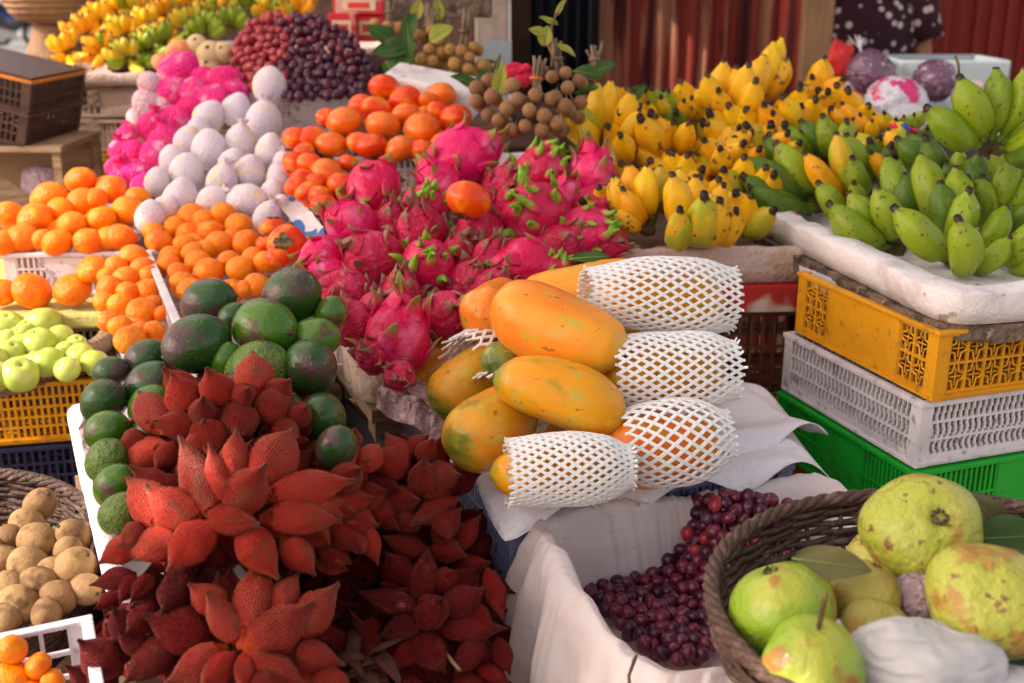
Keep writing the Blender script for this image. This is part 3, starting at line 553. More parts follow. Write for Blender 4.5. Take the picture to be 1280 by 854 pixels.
# ---- papayas and foam sleeves
def net(p0, p1, rad, r0, r1, nu, nv, cell=.0021, jag=.0035, name='foam_sleeve', label='', seed=0, squash=1.0):
    """diamond net sleeve around the axis p0-p1; rad(t) radius"""
    rnd = random.Random(seed); z = (p1 - p0).normalized(); x = z.orthogonal().normalized(); y = z.cross(x); L = (p1 - p0).length
    mb = MB(); pts = {}
    def pt(i, j):
        key = (i, j % nu)
        if key not in pts:
            t = i / nv; th = 2 * math.pi * (j + (.5 if i % 2 else 0)) / nu
            wob = 1 + .05 * noise.noise(Vector((math.cos(th) * 1.5, math.sin(th) * 1.5, t * 3 + seed)))
            rr = rad(t) * wob + .0016; tt = t + .012 * noise.noise(Vector((math.cos(th) * 2, math.sin(th) * 2, t * 4 + seed + 9)))
            pts[key] = p0 + z * (tt * L) + x * (rr * math.cos(th)) + y * (rr * math.sin(th))
        return pts[key]
    ctr = lambda a: p0 + z * ((a - p0).dot(z))
    def strand(a, b, w0):
        m = (a + b) / 2; d = (b - a); n = (m - ctr(m)).normalized(); s = d.cross(n).normalized()
        e = d.normalized() * w0 * .5
        V = []
        for q in (a - e, b + e):
            for (sa, na) in ((-1, -.5), (1, -.5), (.8, .6), (-.8, .6)): V.append(q + s * sa * w0 + n * na * w0)
        mb.add(V, [(0, 1, 5, 4), (1, 2, 6, 5), (2, 3, 7, 6), (3, 0, 4, 7), (3, 2, 1, 0), (4, 5, 6, 7)])
    for i in range(nv):
        for j in range(nu):
            a = pt(i, j)
            if i % 2 == 0: b, c_ = pt(i + 1, j), pt(i + 1, j - 1)
            else: b, c_ = pt(i + 1, j), pt(i + 1, j + 1)
            strand(a, b, cell * rnd.uniform(.85, 1.15)); strand(a, c_, cell * rnd.uniform(.85, 1.15))
    for j in range(nu):                                                     # frayed ends
        for (i, s) in ((0, -1), (nv, 1)):
            a = pt(i, j); e = a + z * s * rnd.uniform(.5, 1.2) * jag + (a - ctr(a)).normalized() * rnd.uniform(-.002, .005); strand(a, e, cell * .9)
    o = ob(name, mb.mesh('foam', False)); tag(o, label, 'foam net', 'white foam net sleeves on papayas'); return o
def pap(p0, p1, wd, m, lb, seed, bow=(0, 0, -1), mn=1.55, bend=.08):
    o = ob('papaya', papaya(seed, m, bend)); o.matrix_world = seg(p0, p1, wd, bow, mn); tag(o, lb, 'papaya', 'papayas on the white sheet'); ob('stem_end', NIP, o); return o
q = lambda w_, d: w_ * d / F
pap(P(782,444,1.46), P(618,374,1.52), q(100,1.49), 'papaya_orange', 'large smooth orange papaya on top of the pile', 1, mn=1.3)
pap(P(648,372,1.64), P(822,350,1.62), q(80,1.6), 'papaya_orange', 'orange papaya behind running into the uppermost foam net', 2)
pap(P(618,470,1.42), P(782,525,1.42), q(84,1.42), 'papaya_yellow', 'yellow papaya with a green end in front centre', 3, bow=(0, 0, 1))
pap(P(635,368,1.68), P(600,398,1.60), q(76,1.6), 'papaya_orange', 'upright rounded orange papaya at the upper left of the pile', 4, mn=1.25)
pap(P(505,485,1.66), P(600,420,1.68), q(58,1.66), 'papaya_mottled', 'slim pale orange papaya lying at the back left', 5)
pap(P(625,440,1.60), P(545,512,1.53), q(80,1.55), 'papaya_mottled', 'mottled papaya at the left with a torn net behind it', 6, mn=1.4)
pap(P(655,500,1.50), P(572,560,1.46), q(92,1.47), 'papaya_mottled', 'mottled yellow papaya lowest at the left of the pile', 7, mn=1.4)
pap(P(655,440,1.56), P(612,456,1.50), q(54,1.5), 'papaya_green', 'small green ended papaya squeezed under the big orange one', 8, mn=1.4)
pap(P(905,375,1.58), P(742,375,1.56), q(80,1.58), 'papaya_yellow', 'papaya wrapped in the uppermost foam net', 9)
pap(P(905,465,1.50), P(748,470,1.49), q(84,1.5), 'papaya_mottled', 'green yellow papaya wrapped in the middle foam net', 10)
pap(P(898,548,1.44), P(752,565,1.42), q(92,1.43), 'papaya_orange', 'orange papaya wrapped in the lower right foam net', 11)
pap(P(785,585,1.37), P(612,592,1.36), q(70,1.37), 'papaya_yellow', 'orange green tipped papaya poking out of the lower left foam net', 12)
pap(P(840,420,1.66), P(700,430,1.66), q(80,1.6), 'papaya_mottled', 'papaya hidden in the middle of the pile', 13)
pap(P(800,520,1.56), P(660,520,1.56), q(86,1.5), 'papaya_mottled', 'papaya low at the back beneath the yellow one', 14)
def prof(*v): return lambda t: spl([(i / (len(v) - 1), x) for i, x in enumerate(v)], t)
net(P(912,374,1.58), P(732,366,1.54), prof(*[q(x, 1.57) for x in (38, 47, 48, 45, 38, 29)]), 0, 0, 26, 20, label='foam net sleeve with an empty curled mouth, uppermost on the papayas', seed=1)
net(P(916,463,1.50), P(764,466,1.48), prof(*[q(x, 1.49) for x in (36, 46, 48, 48, 46, 43)]), 0, 0, 26, 17, label='foam net sleeve in the middle right below the uppermost one', seed=2)
net(P(908,545,1.44), P(778,560,1.42), prof(*[q(x, 1.43) for x in (30, 46, 52, 53, 50, 44)]), 0, 0, 22, 13, label='foam net sleeve with wide orange diamonds at the lower right', seed=3)
net(P(788,583,1.37), P(636,590,1.355), prof(*[q(x, 1.365) for x in (24, 38, 44, 44, 42, 38)]), 0, 0, 26, 18, label='foam net sleeve at the front with the orange fruit tip showing', seed=4)
net(P(640,430,1.62), P(592,462,1.575), prof(*[q(x, 1.59) for x in (40, 44, 46)]), 0, 0, 24, 6, label='torn foam net band around the mottled papaya at left', seed=5, jag=.012)
net(P(664,485,1.53), P(632,508,1.51), prof(*[q(x, 1.52) for x in (46, 50, 50)]), 0, 0, 24, 4, label='scrap of foam net behind the lowest mottled papaya', seed=6, jag=.012)

# ================================================================== SNAKE FRUIT BUNCHES
def salak_bunch(fruits, ctr, dc, lab, Rr=75, dark=False, shells=0, dome=.08, slope=0):
    cp = P(ctr[0], ctr[1], dc + .04); e = empty('snake_fruit_bunch', cp); tag(e, lab, 'snake fruit', 'bunches of snake fruit')
    off = Matrix.Translation(-cp)
    def dep(x, y):
        r2 = min(1, ((x - ctr[0]) ** 2 + (y - ctr[1]) ** 2) / Rr ** 2); return dc - dome * math.sqrt(1 - r2) - (y - ctr[1]) * .0004
    for k, (bx, by, tx, ty, wd) in enumerate(fruits):
        d0, d1 = dep(bx, by) + .02, dep(tx, ty) - .015
        p0, p1 = P(bx, by, d0), P(tx, ty, d1); v = (p1 - p0); L = v.length
        w3 = wd * (d0 + d1) / 2 / F * .98; p0 = p0 - v * .12; p1 = p1 + v * .08
        m = seg(p0, p1, w3, (random.uniform(-1, 1), random.uniform(-1, 1), random.uniform(-1, 1)), 1.6)
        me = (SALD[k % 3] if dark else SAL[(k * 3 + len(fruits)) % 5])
        ob('fruit', me, e, off @ m)
    for k in range(shells):                                                # fruit deeper in the bunch
        a = random.uniform(0, 6.28); r = Rr * random.uniform(.35, 1.0); a2 = a + random.uniform(-.3, .3)
        x0, y0 = ctr[0] + math.cos(a) * r * .45, ctr[1] + math.sin(a) * r * .45; x1, y1 = ctr[0] + math.cos(a2) * r * 1.12, ctr[1] + math.sin(a2) * r * 1.05
        dd = dc + random.uniform(.015, .05)
        m = seg(P(x0, y0, dd + .02), P(x1, y1, dd), 38 * dd / F, (random.uniform(-1, 1), random.uniform(-1, 1), 1), 1.45)
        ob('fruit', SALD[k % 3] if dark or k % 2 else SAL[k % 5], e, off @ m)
    st = MB().tube([P(ctr[0], ctr[1], dc + .06) - cp, P(ctr[0], ctr[1], dc - .01) - cp], [.012, .008], 8)
    for _ in range(14):
        a = random.uniform(0, 6.28); v = Vector((math.cos(a), math.sin(a) * .5, random.uniform(-.3, 1))).normalized() * .02
        st.tube([v * .2, v], .003, 5)
    ob('stalk', st.mesh('husk', True), e)
    return e
salak_bunch([(311,496,314,446,46),(277,504,260,462,42),(236,512,216,470,43),(205,537,175,495,42),(240,536,195,526,35),(259,530,256,500,32),(293,514,300,540,45),(340,499,362,476,36),(322,512,364,498,46),(362,523,382,508,32),(376,531,399,521,30),(256,537,262,570,48),(180,547,147,561,34),(206,560,157,568,40),(216,556,195,585,30),(350,535,373,546,36),(300,498,312,486,30)], (268,545), 1.33, 'spiky red snake fruit bunch at the top against the avocados', 105, shells=16)
salak_bunch([(265,642,224,552,47),(278,628,261,560,32),(288,602,294,540,36),(320,604,362,540,57),(290,634,330,585,52),(202,652,158,602,52),(245,652,188,608,49),(338,622,436,603,48),(334,648,420,651,42),(268,648,320,657,40),(225,669,158,698,45),(262,658,216,713,51),(306,662,347,718,48),(172,679,126,705,34),(356,676,390,718,38),(180,658,148,681,32),(370,640,425,625,40)], (272,642), 1.20, 'snake fruit bunch in the centre whose upright fruits catch the sun', 120, shells=24, dome=.07)
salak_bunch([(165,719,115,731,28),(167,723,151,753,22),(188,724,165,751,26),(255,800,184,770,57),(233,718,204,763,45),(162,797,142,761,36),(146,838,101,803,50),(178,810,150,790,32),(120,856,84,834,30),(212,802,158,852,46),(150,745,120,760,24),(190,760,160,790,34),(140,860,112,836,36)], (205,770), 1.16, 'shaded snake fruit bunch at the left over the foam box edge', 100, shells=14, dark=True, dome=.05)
salak_bunch([(304,800,325,704,52),(313,808,386,757,54),(362,792,417,732,48),(370,811,427,828,36),(277,813,211,853,46),(290,821,256,860,36),(305,823,302,864,28),(312,821,382,855,44),(300,800,262,742,40),(345,772,372,722,38),(330,850,345,880,44),(240,850,200,880,44),(395,850,440,870,44),(280,760,240,730,40)], (300,812), 1.13, 'open star shaped snake fruit bunch at the bottom of the photo', 110, shells=20, dome=.06)
salak_bunch([(450,584,471,556,32),(438,562,445,538,28),(412,568,419,542,26),(407,592,447,562,38),(410,632,464,622,40),(417,654,447,685,38),(433,643,471,657,32),(402,683,437,701,30),(357,677,391,706,42),(400,577,388,549,32),(457,662,471,704,26),(397,700,432,712,28),(424,610,452,590,40),(395,625,440,640,36),(440,668,452,690,26),(385,655,412,680,38)], (412,632), 1.34, 'dense hairy snake fruit bunch between the centre and the papaya crate', 85, shells=20, dome=.08)
salak_bunch([(505,584,482,544,36),(510,567,534,547,26),(530,577,541,552,26),(526,614,531,573,38),(538,597,574,596,36),(500,588,471,573,40),(465,607,497,613,34),(480,626,521,624,38),(472,640,495,662,26),(565,627,517,657,34),(558,612,532,622,22),(547,676,576,637,32),(572,688,599,649,28),(527,687,483,673,32),(542,686,580,697,32),(570,708,610,702,26),(500,640,520,660,32),(550,640,560,670,34)], (520,615), 1.44, 'snake fruit bunch against the pale blue papaya crate', 85, shells=18, dome=.06)
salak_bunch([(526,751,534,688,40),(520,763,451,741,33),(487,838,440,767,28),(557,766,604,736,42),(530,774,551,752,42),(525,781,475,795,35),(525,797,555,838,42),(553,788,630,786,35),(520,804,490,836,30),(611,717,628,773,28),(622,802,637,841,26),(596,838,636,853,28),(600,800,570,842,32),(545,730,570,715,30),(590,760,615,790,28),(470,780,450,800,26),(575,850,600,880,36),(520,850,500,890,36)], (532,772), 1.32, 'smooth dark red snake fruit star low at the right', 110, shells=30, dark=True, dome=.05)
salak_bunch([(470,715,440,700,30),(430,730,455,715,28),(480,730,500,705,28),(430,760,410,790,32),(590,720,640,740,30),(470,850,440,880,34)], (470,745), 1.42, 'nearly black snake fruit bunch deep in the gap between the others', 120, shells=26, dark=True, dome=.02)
for (c_, dcc, R_, lb) in [((300,640),1.30,150,'snake fruits heaped underneath the sunlit bunch'), ((430,690),1.40,120,'snake fruits underneath the hairy bunch on the right'), ((300,800),1.24,140,'snake fruits underneath the bottom star bunch'), ((560,700),1.46,90,'snake fruits deep beside the pale blue crate'), ((560,810),1.40,110,'snake fruits underneath the dark star at lower right'), ((450,800),1.36,100,'snake fruits in the dark hollow at the bottom'), ((180,800),1.24,80,'snake fruits underneath the shaded left bunch'), ((310,545),1.42,110,'snake fruits underneath the top spiky bunch')]:
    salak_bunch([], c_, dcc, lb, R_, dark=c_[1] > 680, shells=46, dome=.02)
mb = MB()
for k in range(16):
    x, y = 400 + random.uniform(0, 90), 815 + random.uniform(0, 50); a = P(x, y, 1.22); pts = [a]
    dr = Vector((random.uniform(-1, 1), random.uniform(-.4, .4), random.uniform(-.2, .6))).normalized()
    for i in range(6): pts.append(pts[-1] + dr * .008); dr = (dr + Vector((0, 0, -.25)) + Vector((random.uniform(-.3, .3),) * 3)).normalized()
    mb.tube(pts, [.006, .009, .010, .009, .007, .005, .002], 6, .3)
tag(ob('dried_husk', mb.mesh('husk', True)), 'crumpled grey brown dried husk between the snake fruits at the bottom', 'husk')
tag(ob('twig', MB().tube([P(558,817,1.26), P(566,828,1.25), P(575,838,1.24)], [.002, .0026, .002], 7).mesh('wood', True)), 'short pale broken twig sticking out of the dark snake fruits', 'twig')
# ================================================================== BANANAS
def hand(crown, bans, df, lab, group, cr=.011, tipfwd=.03, mn=2.3, wf=.96):
    """one hand of bananas joined at its crown; bans: tip x, tip y, base x, base y, width px, kind"""
    dc = df(*crown) + .05; cp = P(crown[0], crown[1], dc); e = empty('banana_hand', cp); tag(e, lab, 'bananas', group); T = Matrix.Translation(-cp)
    mb = MB()
    for k, b in enumerate(bans):
        tx, ty, bx, by, wd, kd = b
        dd = df(bx, by); p1 = P(tx, ty, dd - tipfwd + .004 * (k % 3)); p0 = P(bx, by, dd + .01)
        p0 = p0.lerp(cp, .35); w3 = wd * dd / F * (1.10 if group == YG else wf)
        v = (p1 - p0).normalized(); bow = -FW * .7 + Vector((0, 0, -.5)) + Vector((random.uniform(-.3, .3), 0, 0))
        if abs(v.z) < .5: bow = Vector((0, 0, -1)) - FW * .4
        m = seg(p0, p1, w3, bow, mn); ob('banana', BM[kd][k % 3], e, T @ m)
        mb.tube([cp - cp, (p0 - cp) * .5, (p0 - cp) + v * .006], [cr * .7, .008, .0055], 8)
    mb.tube([Vector((-cr, 0, 0)), Vector((0, 0, .004)), Vector((cr, 0, 0))], [cr * .6, cr, cr * .6], 8)
    ob('crown', mb.mesh('crown', True), e); return e
YG = 'yellow banana hands heaped in the middle tray'
G, D_, Y, S_, O_, H = 'green', 'dark', 'yellow', 'spotted', 'orange', 'half'
def dg(x, y): return 1.60 + max(0, 1190 - x) * .0017 + max(-40, (385 - max(0, 1190 - x) * .4) - y) * .0024
GG = 'green banana hands on the white foam tray'
hand((1022,262), [(928,198,1005,240,40,D_),(927,218,1010,255,36,D_),(969,177,1032,232,38,G),(955,170,1012,222,30,D_),(935,232,1015,262,30,D_)], dg, 'deep green banana hand hanging over the left corner of the foam tray', GG)
hand((1058,262), [(1005,190,1056,244,28,O_),(1045,165,1060,240,30,H),(1022,227,1042,280,30,G),(1058,168,1085,205,30,G),(1067,227,1074,258,24,G),(1065,197,1094,228,30,G)], dg, 'green banana hand with one orange and one yellow finger', GG)
hand((1040,212), [(1028,144,1040,190,30,G),(980,157,1022,184,30,G),(961,167,990,196,30,G),(1058,150,1050,190,28,G),(1000,150,1030,190,28,D_)], dg, 'bluish green banana hand at the back left of the foam tray', GG)
hand((1122,325), [(1035,253,1105,303,40,G),(1095,231,1110,292,38,G),(1107,194,1132,262,36,G),(1060,240,1095,290,34,G),(1130,215,1140,270,32,D_)], dg, 'green banana hand resting on the front rim of the foam tray', GG, tipfwd=.04)
hand((1195,340), [(1116,258,1178,318,42,G),(1197,272,1197,345,42,G),(1264,295,1215,340,30,G),(1212,236,1184,292,37,G),(1149,192,1155,268,38,G),(1194,207,1168,282,37,G),(1260,256,1222,307,33,G),(1175,225,1180,290,34,D_)], dg, 'large green banana hand at the front corner with one finger pointing straight up', GG, tipfwd=.04)
hand((1252,300), [(1226,222,1230,264,24,G),(1265,197,1236,262,32,G),(1292,250,1248,290,32,D_),(1302,275,1245,342,38,G),(1211,196,1216,235,24,D_),(1290,215,1250,265,32,G),(1310,310,1260,345,34,G)], dg, 'shaded green banana hand at the right edge of the photo', GG)
hand((1190,240), [(1157,171,1175,215,32,D_),(1120,172,1150,205,30,D_),(1182,202,1188,235,20,D_),(1135,165,1160,205,28,D_),(1200,185,1200,225,24,G),(1225,190,1215,230,26,D_)], dg, 'dull dark green banana hand deep in the middle of the tray', GG)
hand((1140,235), [(1089,190,1091,214,22,O_),(1110,160,1118,190,22,S_),(1125,150,1125,185,22,H),(1070,165,1090,195,24,H)], dg, 'small half ripe banana hand wedged behind the green ones', GG)
up = hand((1237,187), [(1157,133,1216,180,40,G),(1199,95,1224,170,42,G),(1245,84,1240,168,37,G),(1281,84,1254,172,37,G),(1308,110,1262,176,36,G),(1310,150,1262,184,34,G),(1305,180,1264,188,30,D_)], lambda x, y: 1.80, 'green banana hand standing upright with its brown cut crown in view', GG, tipfwd=.02)
tag(ob('dry_stem', MB().tube([P(1194,70,1.80), P(1198,80,1.80), P(1199,97,1.79)], .0022, 6).mesh('stem', True), up, Matrix.Translation(-up.location)))
def dr_(x, y): return 2.22 + (170 - y) * .004
RG = 'small mixed ripe banana hands behind the green ones'
hand((1085,165), [(1052,128,1065,158,20,O_),(1075,142,1080,165,18,O_),(1090,150,1088,170,18,Y),(1038,135,1055,160,18,O_),(1066,148,1070,168,17,H)], dr_, 'small orange yellow banana hand behind the green tray', RG)
hand((1110,160), [(1092,142,1100,162,18,Y),(1105,140,1110,160,18,H),(1120,148,1118,168,18,O_),(1130,145,1125,168,18,G),(1143,142,1135,165,18,G),(1156,138,1142,160,18,G)], dr_, 'tiny green and yellow banana hand beside the red and blue ribbon', RG)
hand((1130,175), [(1100,172,1105,190,20,H),(1118,165,1125,190,20,H),(1140,160,1140,185,22,D_),(1160,158,1155,185,22,D_)], dr_, 'speckled olive banana hand in the gap behind the foam tray', RG)
def dy(x, y): return 1.86 + (300 - y) * .0030
YG = 'yellow banana hands heaped in the middle tray'
hand((757,180), [(747,103,751,166,23,Y),(764,100,760,165,25,Y),(790,114,768,163,28,Y),(699,138,742,176,29,Y),(712,128,745,170,26,H),(799,138,780,182,22,Y),(775,168,782,198,27,Y),(735,120,750,165,20,H)], dy, 'bright yellow banana hand at the upper left of the yellow heap', YG)
hand((845,180), [(800,146,822,185,32,S_),(820,146,838,175,28,Y),(862,153,855,182,25,Y),(794,187,835,198,26,Y),(942,164,870,193,31,S_),(925,158,872,182,28,S_),(884,155,925,163,26,Y),(925,236,870,210,32,S_),(930,198,880,206,28,H),(835,190,840,210,22,S_)], dy, 'spotted yellow banana hand with its grey crown facing the viewer', YG)
hand((810,290), [(786,203,802,262,26,O_),(809,206,815,265,28,Y),(765,218,792,275,26,S_),(826,206,825,252,20,H),(767,262,795,285,20,S_),(778,235,800,275,24,O_)], dy, 'orange yellow banana hand low at the left next to the dragon fruit', YG)
hand((856,302), [(840,218,838,275,32,Y),(869,220,858,258,26,Y),(850,261,845,304,30,H),(880,243,868,300,36,H),(900,250,893,300,32,S_),(920,262,910,296,28,S_),(849,210,852,242,22,Y),(905,230,890,270,26,S_)], dy, 'plump half ripe banana hand at the front above the foam rim', YG)
hand((722,215), [(709,180,716,212,20,D_),(727,174,730,202,18,D_),(740,185,738,210,18,H),(750,198,748,225,20,D_),(755,185,755,215,20,D_)], dy, 'dark green banana hand shaded under the bright yellow one', YG)
hand((905,145), [(884,92,886,138,27,Y),(905,76,903,128,28,Y),(936,80,922,138,31,Y),(920,84,912,130,26,Y),(955,68,938,135,28,Y),(968,52,955,125,27,Y),(978,46,968,112,20,Y),(985,70,972,125,22,S_),(898,112,897,142,24,S_),(945,100,930,145,28,Y)], dy, 'tall yellow banana hand at the top right of the yellow heap', YG)
hand((985,165), [(955,130,972,162,25,O_),(978,123,994,156,27,Y),(1002,131,1016,158,22,O_),(966,140,975,168,22,O_),(940,128,960,155,20,S_)], dy, 'orange yellow banana hand drooping under the tall one', YG)
hand((1012,128), [(1031,73,1010,110,28,Y),(1055,97,1020,122,25,O_),(1035,113,1022,134,26,S_),(1060,110,1045,132,24,S_),(1000,105,1005,128,24,S_),(1015,95,1012,120,22,S_)], dy, 'brown tinged banana hand beside the wooden post', YG)
hand((830,152), [(815,110,820,140,21,G),(835,112,838,142,21,G),(845,138,862,158,26,D_),(810,128,813,152,20,Y),(865,121,870,145,17,S_),(855,125,860,148,17,O_),(826,120,830,150,18,H)], dy, 'small green banana hand in the dip between the yellow ones', YG)
hand((900,200), [(880,175,905,190,26,S_),(900,185,890,215,26,S_),(930,178,905,200,28,S_),(950,185,925,205,26,O_),(870,225,880,200,24,Y)], dy, 'bruised banana hand buried under the spotted one', YG)
hand((965,200), [(985,165,960,190,26,O_),(1000,178,975,198,26,S_),(940,215,955,200,24,S_),(960,220,965,200,24,O_)], dy, 'ripe banana hand in the shade beside the green tray corner', YG)
rs = random.Random(11)
FW_ = ['under the bright yellow hand', 'behind the grey crowned hand', 'in the centre of the yellow heap', 'behind the plump half ripe hand', 'at the foam rim on the left', 'below the tall hand', 'at the right flank of the yellow heap', 'between the yellow heap and the green tray', 'at the back of the yellow heap', 'at the back left of the yellow heap', 'low at the right of the foam rim', 'behind the drooping orange hand', 'beside the wooden post base', 'under the spotted hand']
for i, (x, y) in enumerate([(740,225),(800,170),(840,225),(880,260),(770,262),(915,165),(965,185),(935,235),(860,140),(790,140),(925,275),(1000,150),(1045,145),(820,245)]):
    bs = []
    for k in range(5):
        a = -2.7 + k * .53 + rs.uniform(-.15, .15); L = rs.uniform(42, 54)
        bs.append((x + math.cos(a) * L * .95, y + math.sin(a) * L * .8 + 4, x + math.cos(a) * 12, y + math.sin(a) * 8 + 6, 31, rs.choice([Y, S_, Y, Y, H])))
    hand((x, y + 10), bs, lambda a, b: dy(a, b) + .07, 'banana hand packed ' + FW_[i], YG)
for i, (x, y, wh) in enumerate([(1090,225,'under the left of the green heap'), (1150,260,'in the middle of the green heap'), (1210,270,'behind the front corner hand'), (1255,235,'at the right of the green heap')]):
    bs = []
    for k in range(7):
        a = -2.6 + k * .35 + rs.uniform(-.15, .15); L = rs.uniform(48, 60)
        bs.append((x + math.cos(a) * L, y + math.sin(a) * L * .9, x + math.cos(a) * 14, y + math.sin(a) * 9 + 6, 32, rs.choice([G, D_, G])))
    hand((x, y + 10), bs, lambda a, b: dg(a, b) + .09, 'green banana hand packed ' + wh, GG)
# far bananas, upper left
FG = 'ripe banana hands on the far left stall'
def dfar(x, y): return 3.15 + (85 - y) * .006
rs = random.Random(5)
seeds = [(85,62,Y,'at the far left end'),(105,40,O_,'high on the left shoulder'),(130,60,O_,'low beside the left end'),(128,22,Y,'near the top left'),(155,40,Y,'in the upper middle'),(160,70,H,'low in the middle'),(185,60,G,'at the bottom right of the yellow ones'),(188,30,Y,'in the upper right'),(150,12,Y,'at the top under the frame edge'),(178,8,H,'at the top right under the frame edge'),(205,18,O_,'at the right shoulder'),(205,50,G,'at the right end')]
for i, (x, y, kd, wh) in enumerate(seeds):
    bs = []
    for k in range(9):
        a = -2.6 + k * .26 + rs.uniform(-.1, .1) if k < 6 else rs.uniform(-.6, 3.6)
        L = rs.uniform(20, 29); kk = kd if rs.random() < .75 else rs.choice([Y, O_, H, G])
        bs.append((x + math.cos(a) * L * 1.3, y + math.sin(a) * L, x + math.cos(a) * 6, y + math.sin(a) * 4 + 2, 13.5, kk))
    hand((x, y + 4), bs, dfar, f"far {'greenish' if kd in (G, H) else 'yellow'} banana hand {wh}", FG, cr=.02)
seeds = [(240,28,H,'beside the yellow heap'),(258,40,G,'low above the peaches'),(275,15,H,'upper right of the first'),(290,30,G,'between the two dark gaps'),(315,8,G,'pale green at the very top'),(340,15,H,'behind the grapes'),(370,12,O_,'next to the red boxes'),(230,10,O_,'at the upper left')]
for i, (x, y, kd, wh) in enumerate(seeds):
    bs = []
    for k in range(9):
        a = -2.8 + k * .3 + rs.uniform(-.1, .1); L = rs.uniform(22, 32)
        bs.append((x + math.cos(a) * L * 1.1, y + math.sin(a) * L, x + math.cos(a) * 6, y + math.sin(a) * 4 + 2, 13, kd if rs.random() < .7 else rs.choice([H, G, O_])))
    hand((x, y + 4), bs, lambda a, b: 3.35 + (60 - b) * .005, f"far greenish banana hand {wh}", 'greenish banana hands on the far stall', cr=.02)

# ================================================================== GRAPES
GR = {}
def gmesh(m): return ball(m, .92, .92, 1.12, .03, 1.5, 80, nr=10, ns=14)
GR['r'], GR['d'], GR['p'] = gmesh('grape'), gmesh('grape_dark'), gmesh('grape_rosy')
def inpoly(x, y, poly):
    c = False; n = len(poly)
    for i in range(n):
        (x1, y1), (x2, y2) = poly[i], poly[i - 1]
        if (y1 > y) != (y2 > y) and x < (x2 - x1) * (y - y1) / (y2 - y1) + x1: c = not c
    return c
def scatter(poly, gap, seed, tries=6000):
    r = random.Random(seed); xs = [p[0] for p in poly]; ys = [p[1] for p in poly]; out = []
    for _ in range(tries):
        x, y = r.uniform(min(xs), max(xs)), r.uniform(min(ys), max(ys))
        if inpoly(x, y, poly) and all((x - a) ** 2 + (y - b) ** 2 > gap * gap for a, b in out): out.append((x, y))
    return out
def bunches(poly, gap, size, df, centres, labels, group, kinds, layers=2, seed=3, name='grape_bunch', part='grape', cat='grapes', ldep=.8, meshes=GR):
    es = []
    for c, lb in zip(centres, labels):
        e = empty(name, P(c[0], c[1], df(*c) + .03)); tag(e, lb, cat, group); es.append(e)
    cnt = [0] * len(es); sticks = [MB() for _ in es]
    for ly in range(layers):
        for (x, y) in scatter(poly, gap, seed + ly):
            i = min(range(len(centres)), key=lambda k: (centres[k][0] - x) ** 2 + (centres[k][1] - y) ** 2)
            if cnt[i] >= 99: continue
            cnt[i] += 1; d = df(x, y) + ly * size * ldep + random.uniform(-.35, .35) * size
            p = P(x, y, d); s = size * random.uniform(.85, 1.12)
            m = Matrix.Translation(p - es[i].location) @ rfull() @ Matrix.Diagonal((s, s, s, 1))
            ob(part, meshes[kinds(x, y)], es[i], m)
            if random.random() < .35: sticks[i].tube([p - es[i].location, (p - es[i].location) * .7 + Vector((0, 0, -.006))], size * .06, 5)
    for i, e in enumerate(es):
        sticks[i].tube([Vector((0, 0, 0)), Vector((0, 0, .02))], size * .12, 6)
        ob('stalk', sticks[i].mesh('twig', True), e)
    return es
def dgr(x, y):
    t = min(max((742 - y) / 115, 0), 1) * min(max((x - 800) / 90, 0), 1)
    z = .764 + .098 * t; return (1.5 - z) / (SP + CP * (y - 427) / F)
kr = random.Random(9)
bunches([(718,706),(770,694),(820,690),(850,668),(855,628),(905,616),(985,626),(1000,680),(930,770),(870,826),(830,824),(775,785),(738,742)], 11.4, .0198, dgr, [(765,720),(800,765),(855,795),(820,710),(875,740),(900,650),(955,660),(870,690),(930,710),(840,750)],
        ['dark red grape bunch in the far left corner of the cloth lined box', 'red grape bunch against the left cloth wall', 'red grape bunch lowest beside the front cloth fold', 'purple red grape bunch along the back cloth wall', 'rosy red grape bunch touching the wicker basket side', 'raised grape bunch climbing the back cloth at right', 'grape bunch at the upper right under the box corner', 'shaded grape bunch on the slope of the grape heap', 'grape bunch half hidden under the wicker rim', 'grape bunch in the middle of the cloth lined box'],
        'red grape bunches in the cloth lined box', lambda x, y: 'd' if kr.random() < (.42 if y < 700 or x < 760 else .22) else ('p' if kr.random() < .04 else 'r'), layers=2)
def dbg(x, y): return 2.66 - .10 * math.sqrt(max(0, 1 - ((x - 385) / 100) ** 2)) + (100 - y) * .0026
bunches([(292,105),(290,62),(312,30),(345,16),(395,22),(440,45),(466,85),(470,118),(362,122)], 9.4, .0228, dbg, [(312,60),(318,95),(345,35),(345,75),(385,45),(385,80),(385,108),(425,60),(425,95),(455,100)],
        ['rosy grape bunch at the left edge of the far grape heap', 'rosy red grape bunch above the white pears', 'red grape bunch at the upper left of the far grape heap', 'red purple grape bunch in the left middle of the far heap', 'purple grape bunch at the crest of the far grape heap', 'dark purple grape bunch in the centre of the far heap', 'blackish grape bunch just above the lattice crate', 'purple grape bunch at the right crest of the far heap', 'dark grape bunch low at the right of the far heap', 'dark grape bunch at the right end next to the leaves'],
        'grape bunches in the far lattice crate', lambda x, y: 'p' if x < 352 - (y - 60) * .2 + kr.uniform(-15, 15) else ('d' if kr.random() < (.75 if y > 60 else .45) else 'r'), layers=3, seed=20)
